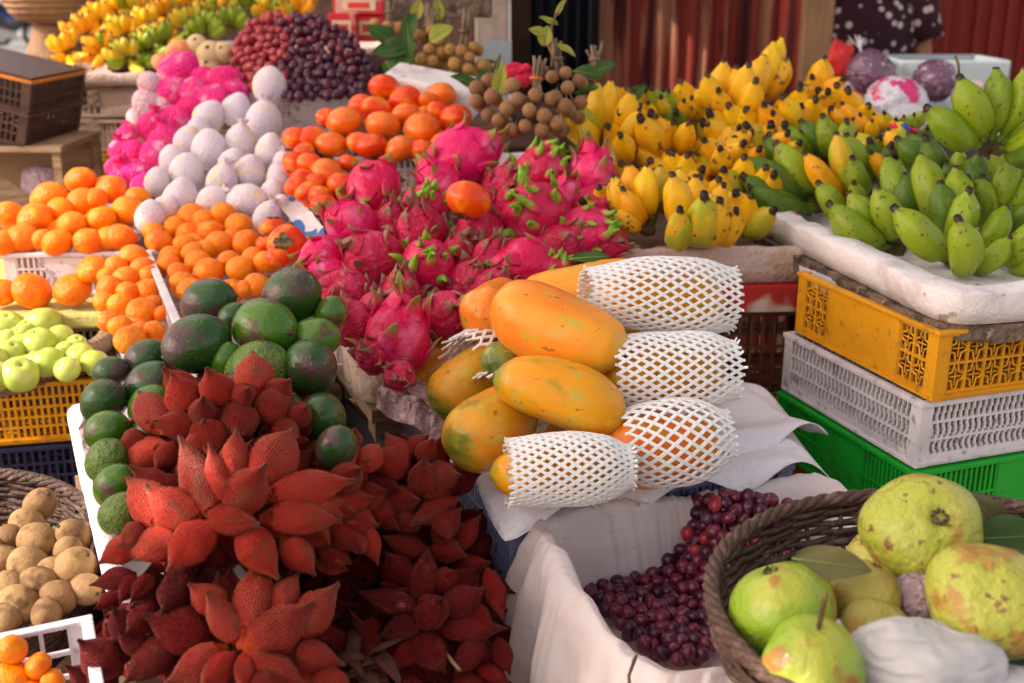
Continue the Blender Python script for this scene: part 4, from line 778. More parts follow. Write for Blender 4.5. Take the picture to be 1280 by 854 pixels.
# ================================================================== LONGANS
LO = {'b': ball('longan', 1, 1, .96, .03, 2, 90, nr=12, ns=16), 'g': ball('longan_gold', 1, 1, .96, .03, 2, 91, nr=12, ns=16)}
def longan(poly, c, d, size, kd, lab, seed, gap, up=(0, -1), stems=9, h=42):
    pts = scatter(poly, gap, seed, 1500); e = empty('longan_bunch', P(c[0], c[1], d)); tag(e, lab, 'longans', 'longan bunches tied with their twigs')
    xs = [p[0] for p in poly]; ys = [p[1] for p in poly]; cx, cy = sum(xs) / len(xs), sum(ys) / len(ys); rx, ry = (max(xs) - min(xs)) / 2, (max(ys) - min(ys)) / 2
    mb = MB()
    for ly in (0, 1):
        for (x, y) in pts if ly == 0 else pts[::2]:
            q_ = min(1, ((x - cx) / rx) ** 2 + ((y - cy) / ry) ** 2)
            dd = d - .04 * math.sqrt(1 - q_) + ly * size * .8; p = P(x + ly * 5, y + ly * 4, dd) - e.location; s = size * random.uniform(.88, 1.1)
            ob('fruit', LO[kd], e, Matrix.Translation(p) @ rfull() @ Matrix.Diagonal((s, s, s, 1)))
            if random.random() < .5: mb.tube([p, p * .5 + (P(c[0], c[1] - 8, d) - e.location) * .5], .0016, 5)
    top = P(c[0] + up[0] * h, c[1] + up[1] * h, d) - e.location; a = P(c[0], c[1] + 4, d) - e.location
    for k in range(stems):
        o_ = Vector((random.uniform(-1, 1), random.uniform(-1, 1), 0)) * .010; o2 = o_ * random.uniform(1.3, 2.4)
        mid = a.lerp(top, .5) + o_ * .6
        mb.tube([a + o2 * .8, mid, top + o2 + Vector((0, 0, random.uniform(-.012, .012)))], .0028, 6)
    ob('twigs', mb.mesh('twig', True), e)
    mid = a.lerp(top, .5); dr = (top - a).normalized()
    ob('tie', MB().tube([mid - dr * .002, mid + dr * .002], .0125, 12).mesh('p_orange' if seed == 1 else 'twig', True), e)
    return e
longan([(612,115),(640,105),(690,112),(712,140),(708,160),(690,178),(650,172),(618,150)], (668,118), 2.08, .028, 'b', 'front longan bunch with large brown fruit above the foam tray', 1, 17, (.1, -1), 8)
longan([(672,85),(715,85),(728,110),(722,150),(698,165),(690,120)], (702,95), 2.14, .027, 'b', 'longan bunch at the right with its cut twigs standing up', 2, 16, (-.25, -1), 9, 45)
longan([(586,100),(618,98),(624,130),(612,150),(590,140)], (604,112), 2.2, .030, 'b', 'small dark longan bunch at the left behind the foam block', 3, 16, (.0, -1), 0, 20)
longan([(512,60),(520,42),(545,38),(560,70),(556,95),(515,92)], (535,52), 2.62, .029, 'g', 'golden longan bunch next to the dark green leaves', 4, 14, (.05, -1), 9, 42)
longan([(552,58),(585,52),(605,70),(600,98),(560,98)], (577,62), 2.58, .028, 'g', 'golden longan bunch in the middle with a forked twig bundle', 5, 13, (.15, -1), 9, 48)
longan([(465,28),(495,22),(505,52),(480,60)], (485,30), 2.75, .028, 'g', 'far golden longan bunch behind the leaves', 6, 13, (.1, -1), 8, 32)
longan([(598,80),(625,80),(628,98),(600,100)], (612,85), 2.6, .026, 'g', 'tiny longan bunch at the foot of the white panel', 7, 12, (0, -1), 0, 20)
longan([(725,100),(745,92),(748,120),(728,128)], (742,88), 2.3, .028, 'b', 'longan bunch just left of the yellow bananas', 8, 15, (.1, -1), 10, 30)

# ================================================================== LEAVES
def leaf(c, axis, nrm, L, wd, m, lb, curl=.15, name='leaf', seed=0):
    a = Vector(axis).normalized(); n = Vector(nrm); n = (n - a * n.dot(a)).normalized(); s = a.cross(n); V, Fc = [], []; K, J = 14, 8
    for i in range(K + 1):
        t = i / K; hw = wd * .5 * math.sin(math.pi * t ** .85) ** .8 + .0004
        for j in range(J + 1):
            u = j / J * 2 - 1
            V.append(c + a * ((t - .5) * L) + s * (hw * u) + n * (abs(u) * hw * .35 + curl * L * (-(t - .5) ** 2) + .03 * L * math.sin(9 * t + u * 3 + seed) * abs(u)))
    for i in range(K):
        for j in range(J):
            b = i * (J + 1) + j; Fc.append((b, b + 1, b + J + 2, b + J + 1))
    o = ob(name, md(V, Fc, m)); tag(o, lb, 'leaf')
    mb = MB().tube([c + a * ((t / 6 - .5) * L) + n * (curl * L * (-(t / 6 - .5) ** 2) + .0006) for t in range(7)], [.0016, .0014, .0012, .001, .0008, .0006, .0004], 5)
    ob('midrib', mb.mesh('greenstem', True), o); return o
def lf(px, py, d, ax, ay, L, wd, m, lb, seed=0, nz=(0, .4, .9)):
    return leaf(P(px, py, d), camdir(ax, ay, .2), camdir(*nz), L * d / F, wd * d / F, m, lb, seed=seed)
k = 0
for (x, y, d, ax, ay, L, wd, m, lb) in [
    (478,45,2.56,-.8,.5,48,26,'leaf','dark green longan leaf pointing up left by the golden longans'), (492,62,2.55,-.9,-.2,56,30,'leaf','broad dark leaf lying left over the grapes'), (498,78,2.54,-.5,-.8,46,26,'leaf','dark leaf hanging down above the persimmons'),
    (513,32,2.56,.4,.8,34,22,'leaf','mid green leaf standing at the longan twigs'), (511,55,2.5,.1,-1,60,14,'leaf','narrow pale edged leaf hanging down beside the longans'), (488,88,2.52,.4,-.8,30,18,'leaf','lowest dark leaf touching the top persimmon'),
    (551,42,2.5,.8,.4,36,24,'leaf_yellow','yellow green leaf in front of the golden longans'), (522,12,2.7,.2,.9,26,16,'leaf_yellow','small yellow leaf at the top left of the longans'), (548,12,2.68,-.1,1,28,14,'leaf_yellow','upright yellow leaf behind the longan twigs'),
    (583,102,2.2,-.9,.3,42,16,'leaf','green leaf lying on the white foam block'), (604,98,2.18,.5,.6,30,16,'leaf','green leaf above the small dark longans'), (625,100,2.1,.2,.9,44,18,'leaf_yellow','long yellow green leaf between two longan bunches'), (622,80,2.1,.3,1,26,6,'leaf','blade thin leaf standing by the white panel'),
    (682,45,2.12,.2,.9,26,18,'leaf_yellow','light green leaf halfway up the tall sprig'), (672,40,2.12,-.9,.2,24,14,'leaf_yellow','light green leaf left of the tall sprig'), (686,26,2.12,-.9,.3,26,9,'leaf_yellow','dried yellow leaf on the tall sprig'), (700,10,2.12,.5,.9,26,7,'leaf_yellow','narrow leaf near the tip of the tall sprig'), (708,62,2.12,.8,-.6,30,9,'leaf_yellow','thin leaf drooping right from the tall sprig'),
    (735,92,2.2,.7,-.2,40,20,'leaf','big green leaf lying behind the yellow bananas'), (733,112,2.15,-.8,-.3,34,14,'leaf','dark leaf just left of the yellow bananas'), (755,85,2.25,.8,.3,34,18,'leaf','green leaf above the bright yellow bananas'), (795,118,2.2,.7,.6,34,18,'leaf','green leaf between two yellow banana hands'),
    (1040,705,1.02,1,-.12,98,42,'leaf_old','speckled brown green leaf between the guavas'), (1262,672,1.12,1,.1,86,54,'leaf','large green guava leaf at the right edge of the basket'), (1236,648,1.14,-.6,.8,80,44,'leaf_old','dull brown green leaf behind the large guavas'), (1270,702,1.08,1,0,80,30,'leaf_old','dull leaf above the right hand guava'), (1255,812,1.0,.9,-.4,90,46,'leaf','dark leaf in shadow below the right guava'),
    (737,322,1.58,1,.05,52,14,'leaf','green leaf tip poking out behind the big papaya')]:
    k += 1; lf(x, y, d, ax, ay, L, wd, m, lb, k)
tag(ob('leafy_sprig', MB().tube([P(690,85,2.12), P(692,60,2.12), P(688,38,2.12), P(695,18,2.12), P(712,-6,2.12)], [.004, .003, .003, .002, .0015], 6).mesh('twig', True)), 'tall thin leafy sprig rising from the longan bunches', 'twig')

# ================================================================== GUAVA BASKET
def guava(px, py, d, wd, m, ax, lb, seed, lobes=5, lamp=.03, stem=0, cal=1, squash=.92):
    me = ball(m, 1, 1, squash, .13, 1.6, seed, dim1=.07 if cal else .03, dim0=.05, lobes=lobes, lamp=lamp, nr=34, ns=44)
    o = fruit('guava', me, P(px, py, d), wd * d / F, look(camdir(*ax), seed), lb, 'guava', 'large guavas in the dark wicker basket')
    if cal:
        mb = MB(); rr = random.Random(seed)
        for k in range(9):
            a = k / 9 * 6.283; mb.tube([(math.cos(a) * .045, math.sin(a) * .045, squash * .39), (math.cos(a) * .058, math.sin(a) * .058, squash * .45), (math.cos(a) * .05 + rr.uniform(-.03, .03), math.sin(a) * .05 + rr.uniform(-.03, .03), squash * .485)], [.020, .017, .006], 6)
        mb.tube([(0, 0, squash * .34), (0, 0, squash * .41)], [.05, .03], 8); ob('calyx', mb.mesh('calyx', True), o)
    if stem: ob('stem', MB().tube([(0, 0, squash * .38), (.02, .0, squash * .55), (0, .02, squash * .85), (-.02, .02, squash * 1.0)], [.035, .024, .028, .016], 8).mesh('stem', True), o)
    return o
guava(1152,664,1.10,150,'guava',(.02,.42,.9),'largest guava on top with brown blotches and its dark calyx facing the viewer',3)
guava(979,763,1.03,134,'guava_green',(-.3,.85,.15),'shiny green guava at the left against the basket wall',5,3,.015)
guava(1015,838,.955,134,'guava_green',(.03,.72,.35),'green guava at the bottom with an upright brown stem',8,5,.03,1,0)
guava(1234,752,1.00,150,'guava',(-.2,.5,.8),'ribbed yellow guava at the right edge of the basket',12,4,.05,0,0)
guava(1080,742,1.06,92,'guava_brown',(.3,.75,.2),'small angular guava behind the speckled leaf',16,4,.07)
guava(1090,795,1.03,100,'guava_brown',(.2,.5,.4),'brownish guava half covered by the white bag',20,4,.05,0,0)
guava(1105,705,1.14,100,'guava',(-.5,.6,.2),'yellow guava hidden behind the largest one',24)
guava(1210,830,1.08,110,'guava_brown',(0,.5,.4),'guava buried at the bottom right under the leaves',28,5,.03,0,0)
guava(1050,800,1.12,110,'guava_brown',(0,.5,.4),'guava buried deep in the middle of the basket',29,5,.03,0,0)
def bag(px, py, d, sx, sy, m, lb, seed, knot=None, amp=.22):
    me = ball(m, 1, 1, 1, amp, 2.3, seed, nr=64, ns=84)
    kx = Vector(knot or (.1, 0, .5)).normalized(); ka = kx.orthogonal().normalized(); kb = kx.cross(ka)
    for v in me.vertices:
        h = v.co.normalized(); th = math.atan2(h.dot(kb), h.dot(ka)); al = math.acos(max(-1, min(1, h.dot(kx)))) / math.pi
        wv = noise.noise(h * 2.2 + Vector((seed, 0, 0)))
        f_ = math.sin(th * 9 + wv * 7) * .030 + (1 - abs(math.sin(th * 6.5 + wv * 9 + seed))) ** 3 * .05 + math.sin(th * 23 + wv * 12) * .008
        v.co *= 1 + f_ * (1 - al * .6)
    o = ob('plastic_bag', me); o.matrix_world = Matrix.Translation(P(px, py, d)) @ Matrix.Rotation(-PITCH, 4, 'X') @ Matrix.Diagonal((sx * d / F, sx * d / F * .8, sy * d / F, 1)); tag(o, lb, 'plastic bag')
    if knot:
        mb = MB(); rr = random.Random(seed); a = Vector(knot)
        for k in range(6):
            v = Vector((rr.uniform(-.12, .12), rr.uniform(-.1, .1), rr.uniform(0, .1))); mb.tube([a * .86, a, a * 1.18 + v * .6, a * 1.42 + v * 1.5], [.07, .026, .03, .012], 7, .4)
        ob('knot', mb.mesh('film' if 'film' in m else 'p_white', True), o)
    return o
guava(1165,838,1.0,120,'guava_green',(.2,.5,.5),'green guava visible faintly inside the white bag',41)
bag(1158,842,.97,200,130,'film','crumpled white plastic bag wrapped round fruit at the front of the basket',4,(-.48,0,.26))
bag(1240,872,.97,180,90,'film','white plastic bag spilling over the right of the basket front',7)
bag(1148,752,1.06,76,76,'film_pink','pinkish wrapped fruit squeezed between the two large guavas',9,amp=.12)
def wicker(c, rt_, rb, h, rows, stakes, m, lb, name='wicker_basket', sq=1., rot=0, rimr=.008, strand=.0031, floor=True):
    e = empty(name, c); e.rotation_euler = (0, 0, rot); tag(e, lb, 'basket')
    def rad(t): return rb + (rt_ - rb) * (1 - (1 - t) ** 1.7)
    mb = MB(); n = stakes * 4
    for i in range(rows):
        t = (i + .5) / rows; z = h * t - h; r = rad(t); pts = []
        for j in range(n + 1):
            th = 2 * math.pi * j / n; k = r + .0034 * math.cos(stakes * th * .5 + math.pi * (i % 2)) + .001 * math.sin(th * 7 + i)
            pts.append((k * math.cos(th), k * math.sin(th) * sq, z + .0014 * math.sin(th * 9 + i * 2)))
        mb.tube(pts, strand, 5, 1.25)
    ob('woven_wall', mb.mesh(m, True), e)
    mb = MB()
    for j in range(stakes):
        th = 2 * math.pi * j / stakes; mb.tube([(rad(t) * math.cos(th), rad(t) * math.sin(th) * sq, h * t - h) for t in (0, .25, .5, .75, 1.0)], .0028, 5)
    ob('stakes', mb.mesh(m, True), e)
    mb = MB()
    for s in range(4):
        pts = []
        for j in range(181):
            th = 2 * math.pi * j / 180; ph = th * 20 + s * math.pi / 2; k = rt_ + rimr * .55 * math.cos(ph); pts.append((k * math.cos(th), k * math.sin(th) * sq, rimr * .55 * math.sin(ph) + .002))
        mb.tube(pts, rimr * .52, 6)
    ob('braided_rim', mb.mesh(m, True), e)
    if floor: ob('base', lathe([(0, .0), (.5, rb * .6), (1, rb)], 6, 40, m, z0=-h, z1=-h + .004, lin=True), e)
    return e
wicker(Vector((.430, .915, .945)), .245, .18, .125, 24, 34, 'wicker', 'dark brown wicker basket holding the large guavas', sq=.96)
wsap = wicker(Vector((-.68, 1.17, .846)), .195, .15, .11, 22, 28, 'wicker', 'dark wicker basket holding the brown sapodillas')
wsap.rotation_euler = (R(8), R(2), 0)
wk = wicker(W(30,430,.90) + Vector((-.03, .0, -.0)), .165, .13, .05, 7, 30, 'wicker_tan', 'shallow wicker tray with a thick rough rim holding green apples', name='wicker_tray', sq=.95, rimr=.017)
# ================================================================== CONTAINERS
def crate(name, c, wd, ln, h, rot, m, lb, style='slots', rimt=.008, group=None, cat='crate', kind=None, tilt=None, floor=True, panelm=None, nz=None, cell=.016):
    """crate centred at c (bottom), local x width, y length; four perforated side panels, corner posts, rim, floor"""
    e = empty(name, c); e.rotation_euler = tilt if tilt else (0, 0, rot); tag(e, lb, cat, group)
    th = .004
    for s in range(4):
        L = wd if s % 2 == 0 else ln; off = (ln if s % 2 == 0 else wd) / 2
        T = Matrix.Rotation(s * math.pi / 2, 4, 'Z') @ Matrix.Translation((0, -off, 0)); mb = MB()
        a, b = -L / 2 + .018, L / 2 - .018; z0, z1 = .012, h - rimt - .001
        mb.box(a, b, -th / 2, th / 2, 0, z0, T)
        def bars(x0, x1, st):
            if st == 'slots':
                n = max(2, int((x1 - x0) / cell))
                for i in range(n + 1): x = x0 + (x1 - x0) * i / n; mb.box(x - .0022, x + .0022, -th / 2, th / 2, z0, z1, T)
                k = nz or 2
                for i in range(1, k + 1): z = z0 + (z1 - z0) * i / (k + 1); mb.box(x0, x1, -th / 2 - .0008, th / 2 + .0008, z - .002, z + .002, T)
            elif st == 'diag':
                n = max(3, int((x1 - x0) / (cell * .62)))
                for i in range(n + 1):
                    x = x0 + (x1 - x0) * i / n
                    k = 7
                    for q_ in range(k):
                        za, zb = z0 + (z1 - z0) * q_ / k, z0 + (z1 - z0) * (q_ + 1) / k; dx = .0022 * (1 if (q_ // 2) % 2 else -1) * (1 if q_ % 2 else -.2)
                        mb.box(x + dx - .0016, x + dx + .0016, -th / 2, th / 2, za, zb + .0004, T)
                for z in (z0 + (z1 - z0) * .36, z0 + (z1 - z0) * .70): mb.box(x0, x1, -th / 2 - .0008, th / 2 + .0008, z - .0018, z + .0018, T)
                for i in range(n):
                    x = x0 + (x1 - x0) * (i + .5) / n
                mb.box(x0, x1, -th / 2 - .0004, th / 2 + .0004, z0, z0 + .006, T)
            elif st == 'quatre':
                n = max(1, round((x1 - x0) / .030)); rows = max(2, round((z1 - z0) / .034)); cw, ch = (x1 - x0) / n, (z1 - z0) / rows
                for i in range(n + 1): x = x0 + cw * i; mb.box(x - .002, x + .002, -th / 2, th / 2, z0, z1, T)
                for j in range(rows + 1): z = z0 + ch * j; mb.box(x0, x1, -th / 2 - .0006, th / 2 + .0006, z - .0018, z + .0018, T)
                for i in range(n):
                    for j in range(rows):
                        cx, cz = x0 + cw * (i + .5), z0 + ch * (j + .5); pts = []
                        for q_ in range(25):
                            f = q_ / 24 * 2 * math.pi; r = .36 * (1 + .34 * math.cos(4 * f)); pts.append(T @ Vector((cx + r * cw * math.cos(f), 0, cz + r * ch * math.sin(f))))
                        mb.tube(pts, .0017, 4)
                        for (ux, uz) in ((1, 0), (-1, 0), (0, 1), (0, -1)): mb.tube([T @ Vector((cx, 0, cz)), T @ Vector((cx + ux * cw * .3, 0, cz + uz * ch * .3))], .0012, 4)
            else: mb.box(x0, x1, -th / 2, th / 2, z0, z1, T)
        if style == 'quatre':
            if s % 2 == 1: q_ = (b - a) * .20; bars(a, a + q_, 'quatre'); mb.box(a + q_, b - q_, -th / 2, th / 2, z0, z1, T); bars(b - q_, b, 'quatre')
            else: bars(a, b, 'quatre')
        elif style == 'mixed': q_ = (b - a) * .30; bars(a, a + q_, 'slots'); mb.box(a + q_, b - q_, -th / 2, th / 2, z0, z1, T); bars(b - q_, b, 'slots')
        else: bars(a, b, style)
        ob('side_panel', mb.mesh(panelm or m), e)
    mb = MB()
    for sx in (-1, 1):
        for sy in (-1, 1):
            for (dx, dy, lx, ly) in ((0, 0, .020, .006), (0, 0, .006, .020)):
                x0 = sx * (wd / 2 + .003); y0 = sy * (ln / 2 + .003)
                xa, xb = sorted((x0, x0 - sx * (lx if lx > ly else ly * 0 + .0058))); ya, yb = sorted((y0, y0 - sy * (ly if ly > lx else .0058)))
                if lx > ly: mb.box(xa, xb, ya, yb, 0, h - rimt, )
                else: mb.box(*sorted((x0, x0 - sx * .0056)), *sorted((y0 - sy * .0059, y0 - sy * .022)), 0, h - rimt)
            ob('corner_post', mb.mesh(m), e); mb = MB()
    mb = MB(); r = .006
    mb.box(-wd / 2 - r, wd / 2 + r, -ln / 2 - r, -ln / 2 + r, h - rimt, h); mb.box(-wd / 2 - r, wd / 2 + r, ln / 2 - r, ln / 2 + r, h - rimt, h)
    mb.box(-wd / 2 - r, -wd / 2 + r, -ln / 2 + r, ln / 2 - r, h - rimt, h); mb.box(wd / 2 - r, wd / 2 + r, -ln / 2 + r, ln / 2 - r, h - rimt, h)
    bevel(ob('rim', mb.mesh(m), e), .0015, 2)
    if floor:
        mb = MB(); n = int(wd / .03)
        for i in range(n + 1): x = -wd / 2 + wd * i / n; mb.box(x - .006, x + .006, -ln / 2 + .003, ln / 2 - .003, .002, .006)
        n = int(ln / .03)
        for i in range(n + 1): y = -ln / 2 + ln * i / n; mb.box(-wd / 2 + .003, wd / 2 - .003, y - .006, y + .006, .0055, .009)
        ob('floor', mb.mesh(m), e)
    return e
def corner(p, wd, ln, rot, z):
    """centre of a box whose front-left corner is at p"""
    u = Vector((math.cos(rot), math.sin(rot), 0)); v = Vector((-math.sin(rot), math.cos(rot), 0)); c = p + u * wd / 2 + v * ln / 2; return Vector((c.x, c.y, z))
def tray(name, c, wd, ln, h, rot, m, lb, t=.022, cat='foam tray', floor_t=.015, amp=.003, tilt=None, rnd_=.03):
    """open foam tray with thick walls, rounded corners and dented edges"""
    e = []; V, Fc = [], []; n = 160
    def loop(a, b, r, z):
        out = []
        for j in range(n):
            f = 2 * math.pi * j / n; p = 14.0
            cx, sy = math.cos(f), math.sin(f); k = (abs(cx) ** p + abs(sy) ** p) ** (-1 / p)
            out.append((cx * k * a, sy * k * b, z))
        return out
    A, B = wd / 2, ln / 2; bt = .004
    rings = [(A - .014, B - .014, 0), (A - .010, B - .010, 0), (A - .005, B - .005, h * .4), (A - bt * .3, B - bt * .3, h - bt), (A - bt, B - bt, h - bt * .2), (A - t * .5, B - t * .5, h), (A - t + bt, B - t + bt, h - bt * .2), (A - t, B - t, h - bt), (A - t - .006, B - t - .006, floor_t), (A * .5, B * .5, floor_t)]
    for (a, b, z) in rings: V += loop(a, b, 0, z)
    V = [(x * (1 + amp * 3 * noise.noise(Vector((x * 14, y * 14, z * 25)))), y * (1 + amp * 3 * noise.noise(Vector((x * 14 + 5, y * 14, z * 25)))), z + (amp * 1.6 * noise.noise(Vector((x * 22, y * 22, 3))) if z > h * .5 else 0)) for (x, y, z) in V]
    for i in range(len(rings) - 1):
        for j in range(n): k = (j + 1) % n; Fc.append((i * n + j, i * n + k, (i + 1) * n + k, (i + 1) * n + j))
    Fc.append(tuple(range(n - 1, -1, -1))); Fc.append(tuple((len(rings) - 1) * n + j for j in range(n)))
    o = ob(name, md(V, Fc, m)); o.location = c; o.rotation_euler = tilt or (0, 0, rot); tag(o, lb, cat); return o
def stand(c, wd, ln, top, rot, lb, m='wood'):
    """rough wooden stand under a tray: planked top on four legs with stretchers"""
    e = empty('wooden_stand', Vector((c.x, c.y, 0))); e.rotation_euler = (0, 0, rot); tag(e, lb, 'stand'); mb = MB(); n = max(3, int(wd / .09))
    for i in range(n): a = -wd / 2 + wd * i / n; mb.box(a + .003, a + wd / n - .003, -ln / 2, ln / 2, top - .02, top)
    ob('plank_top', mb.mesh(m), e)
    for sx in (-1, 1):
        for sy in (-1, 1):
            x, y = sx * (wd / 2 - .03), sy * (ln / 2 - .03); ob('leg', MB().box(x - .02, x + .02, y - .02, y + .02, 0, top - .021).mesh(m), e)
    mb = MB()
    for sy in (-1, 1): mb.box(-wd / 2 + .052, wd / 2 - .052, sy * (ln / 2 - .03) - .012, sy * (ln / 2 - .03) + .012, top * .35, top * .35 + .04)
    ob('stretcher', mb.mesh(m), e); return e

# avocado / snake fruit foam box (left)
a0 = W(105, 622, .885); a1 = W(163, 880, .885); vdir = (a0 - a1); rotA = math.atan2(-(vdir.x), vdir.y)
v_ = vdir.normalized(); u_ = Vector((v_.y, -v_.x, 0)); A_len, A_w = .59, .17
cA = a1 + v_ * .21 + v_ * A_len / 2 + u_ * A_w / 2
tray('foam_box', Vector((cA.x, cA.y, .775)), A_w, A_len, .11, rotA, 'styro', 'scuffed white foam box whose sunlit left edge holds back the avocados', t=.024)
stand(cA, A_w, A_len, .77, rotA, 'wooden stand under the avocado foam box')
pp = MB()
def sheet(pts_w, m, lb, name, cat, nu=26, nv=18, crinkle=.006, seed=0, thick=None):
    """bilinear crumpled sheet through 4 corners [(p00,p10,p11,p01)] with optional bulge"""
    a, b, c_, d = pts_w; V, Fc = [], []
    n = (b - a).cross(d - a).normalized()
    for i in range(nv + 1):
        for j in range(nu + 1):
            u, v = j / nu, i / nv; p = a.lerp(b, u).lerp(d.lerp(c_, u), v)
            k = noise.noise(p * 22 + Vector((seed, 0, 0))) + .5 * noise.noise(p * 55 + Vector((seed, 3, 0)))
            V.append(p + n * crinkle * k)
    for i in range(nv):
        for j in range(nu): q0 = i * (nu + 1) + j; Fc.append((q0, q0 + 1, q0 + nu + 2, q0 + nu + 1))
    o = ob(name, md(V, Fc, m)); tag(o, lb, cat); return o
sheet([P(98,535,1.47), P(120,620,1.40), P(128,618,1.41), P(108,520,1.49)], 'paper_pink', 'torn grey paper flap at the left rim of the foam box', 'paper_flap', 'paper', 8, 14)
sheet([P(225,455,1.60), P(300,452,1.60), P(300,480,1.58), P(225,490,1.57)], 'film', 'scrap of clear film between the avocados and the snake fruit', 'plastic_film', 'plastic', 16, 12)

# right stack: green, white, yellow crates
cg = W(1143, 590, .838); rotR = R(19.5)
uR = Vector((math.cos(rotR), math.sin(rotR), 0)); vR = Vector((-math.sin(rotR), math.cos(rotR), 0))
def rcr(name, p, z, h, m, lb, style, dr=0, **kw):
    wdx, lny = .46, .335; r = rotR + dr; return crate(name, corner(Vector((p.x, p.y, 0)), wdx, lny, r, z), wdx, lny, h, r, m, lb, style, **kw)
rcr('plastic_crate', cg, .735, .104, 'p_green', 'bright green lattice crate third from the top of the right stack', 'mixed', .01, cell=.0085, nz=1)
rcr('plastic_crate', cg + uR * .004 + vR * .004, .842, .098, 'p_white', 'grubby white lattice crate between the yellow and the green crate', 'diag', 0, cell=.016, floor=True)
rcr('plastic_crate', cg + uR * .012 - vR * .004, .943, .100, 'p_yellow', 'yellow crate with clover pattern cutouts under the green bananas', 'quatre', -.012, rimt=.006)
rcr('plastic_crate', cg + uR * .01, .63, .104, 'p_orange', 'orange crate at the bottom under the green one', 'slots', 0, cell=.012)
rcr('plastic_crate', cg + uR * .01, .42, .2, 'p_brown', 'brown crate beneath the orange crate in the right stack', 'slots', 0)
rcr('plastic_crate', cg + uR * .01, .21, .2, 'p_brown', 'brown crate next to lowest in the right stack', 'slots', 0)
rcr('plastic_crate', cg + uR * .01, .0, .2, 'p_brown', 'lowest brown crate on the ground in the right stack', 'slots', 0)
# green banana foam tray on a grimy board
tc = W(1186, 372, 1.096); tl = W(926, 252, 1.096); vT = (tl - tc); rT = math.atan2(-vT.x, vT.y) ; LT = vT.length; WT = .56
vt = vT.normalized(); rb_ = rT + R(8); ut = Vector((vt.y, -vt.x, 0))
cT = tc + vt * LT / 2 + ut * WT / 2
tray('foam_tray', Vector((cT.x, cT.y, 1.052)), WT, LT, .046, rT, 'styro', 'chipped white foam tray with pink smears holding the green bananas', t=.05, floor_t=.012, amp=.004)
mb = MB(); rr = random.Random(4); bd = []
Vb, Fb = [], []; n = 90
for z_ in (0, 1):
    for j in range(n):
        f = 2 * math.pi * j / n; k = (abs(math.cos(f)) ** 8 + abs(math.sin(f)) ** 8) ** (-1 / 8)
        q_ = 1 + .02 * noise.noise(Vector((math.cos(f) * 6, math.sin(f) * 6, z_)))
        Vb.append((math.cos(f) * k * WT * .505 * q_, math.sin(f) * k * LT * .49 * q_, -.022 * (1 - z_) * (1 + .5 * noise.noise(Vector((math.cos(f) * 9, math.sin(f) * 9, 5))))))
for j in range(n): k = (j + 1) % n; Fb.append((j, k, n + k, n + j))
Fb.append(tuple(range(n - 1, -1, -1))); Fb.append(tuple(n + j for j in range(n)))
o = ob('cardboard', md(Vb, Fb, 'board', False)); o.location = Vector((cT.x, cT.y, 1.050)); o.rotation_euler = (0, 0, rT); tag(o, 'grimy torn board under the foam tray of green bananas', 'cardboard')
sheet([P(1000,352,1.84), P(1180,425,1.58), P(1186,405,1.575), P(1000,332,1.85)], 'film', 'strip of dirty clear plastic hanging under the foam tray edge', 'plastic_film', 'plastic', 30, 5, .008, 5)
# papaya crate with sheet
pA, pB, pD = W(632, 640, .858), W(1008, 572, .858), W(447, 462, .858)
rP = math.atan2(pB.y - pA.y, pB.x - pA.x); uP = (pB - pA).normalized(); vP = Vector((-uP.y, uP.x, 0)); wP = (pB - pA).length - .03; lP = .60
crate('plastic_crate', corner(pA + uP * .012 + vP * .012, wP, lP, rP, .735), wP, lP, .112, rP, 'p_blue', 'pale blue lattice crate under the papayas', 'slots', cell=.010, nz=2)
crate('plastic_crate', corner(pA + uP * .012 + vP * .012, wP, lP, rP, .55), wP, lP, .18, rP, 'p_blue', 'pale blue crate below the papaya crate', 'slots', cell=.012, nz=2)
cp_ = corner(pA, wP, lP, rP, 0)
stand(cp_, wP, lP, .545, rP, 'wooden stand under the papaya crates')
def paper(c, wd, ln, z, rot, m, lb, over=.05, dip=.0, seed=1, name='wrapping_sheet'):
    V, Fc = [], []; nu, nv = 60, 60
    for i in range(nv + 1):
        for j in range(nu + 1):
            x, y = (j / nu - .5) * (wd + 2 * over), (i / nv - .5) * (ln + 2 * over)
            ex, ey = max(0, abs(x) - wd / 2), max(0, abs(y) - ln / 2); e_ = math.hypot(ex, ey)
            inn = min(wd / 2 - abs(x), ln / 2 - abs(y))
            zz = -e_ * .42 - .012 * max(0, min(1, inn / .05)) + .010 * noise.noise(Vector((x * 12 + seed, y * 12, 0))) + .014 * noise.noise(Vector((x * 6 + seed, y * 6, 4))) * min(1, e_ / .02 + .15) + (.020 * math.sin(x * 38 + y * 25 + seed) * min(1, e_ / .04))
            V.append((x * (1 + .02 * noise.noise(Vector((y * 6, 0, seed)))), y, zz))
    for i in range(nv):
        for j in range(nu): q0 = i * (nu + 1) + j; Fc.append((q0, q0 + 1, q0 + nu + 2, q0 + nu + 1))
    me = md(V, Fc, m); o = ob(name, me); o.location = Vector((c.x, c.y, z)); o.rotation_euler = (0, 0, rot); tag(o, lb, 'sheet')
    s = o.modifiers.new('s', 'SOLIDIFY'); s.thickness = .0012; return o
paper(cp_ + uP * .02, wP, lP, .872, rP, 'paper', 'white wrapping sheet spread over the crate beneath the papayas', .035, seed=3)
o2 = paper(cp_ + uP * (wP * .30) - vP * .10, .26, .30, .886, rP + .12, 'paper', 'second white sheet with a curled corner at the right of the papayas', .03, seed=8)
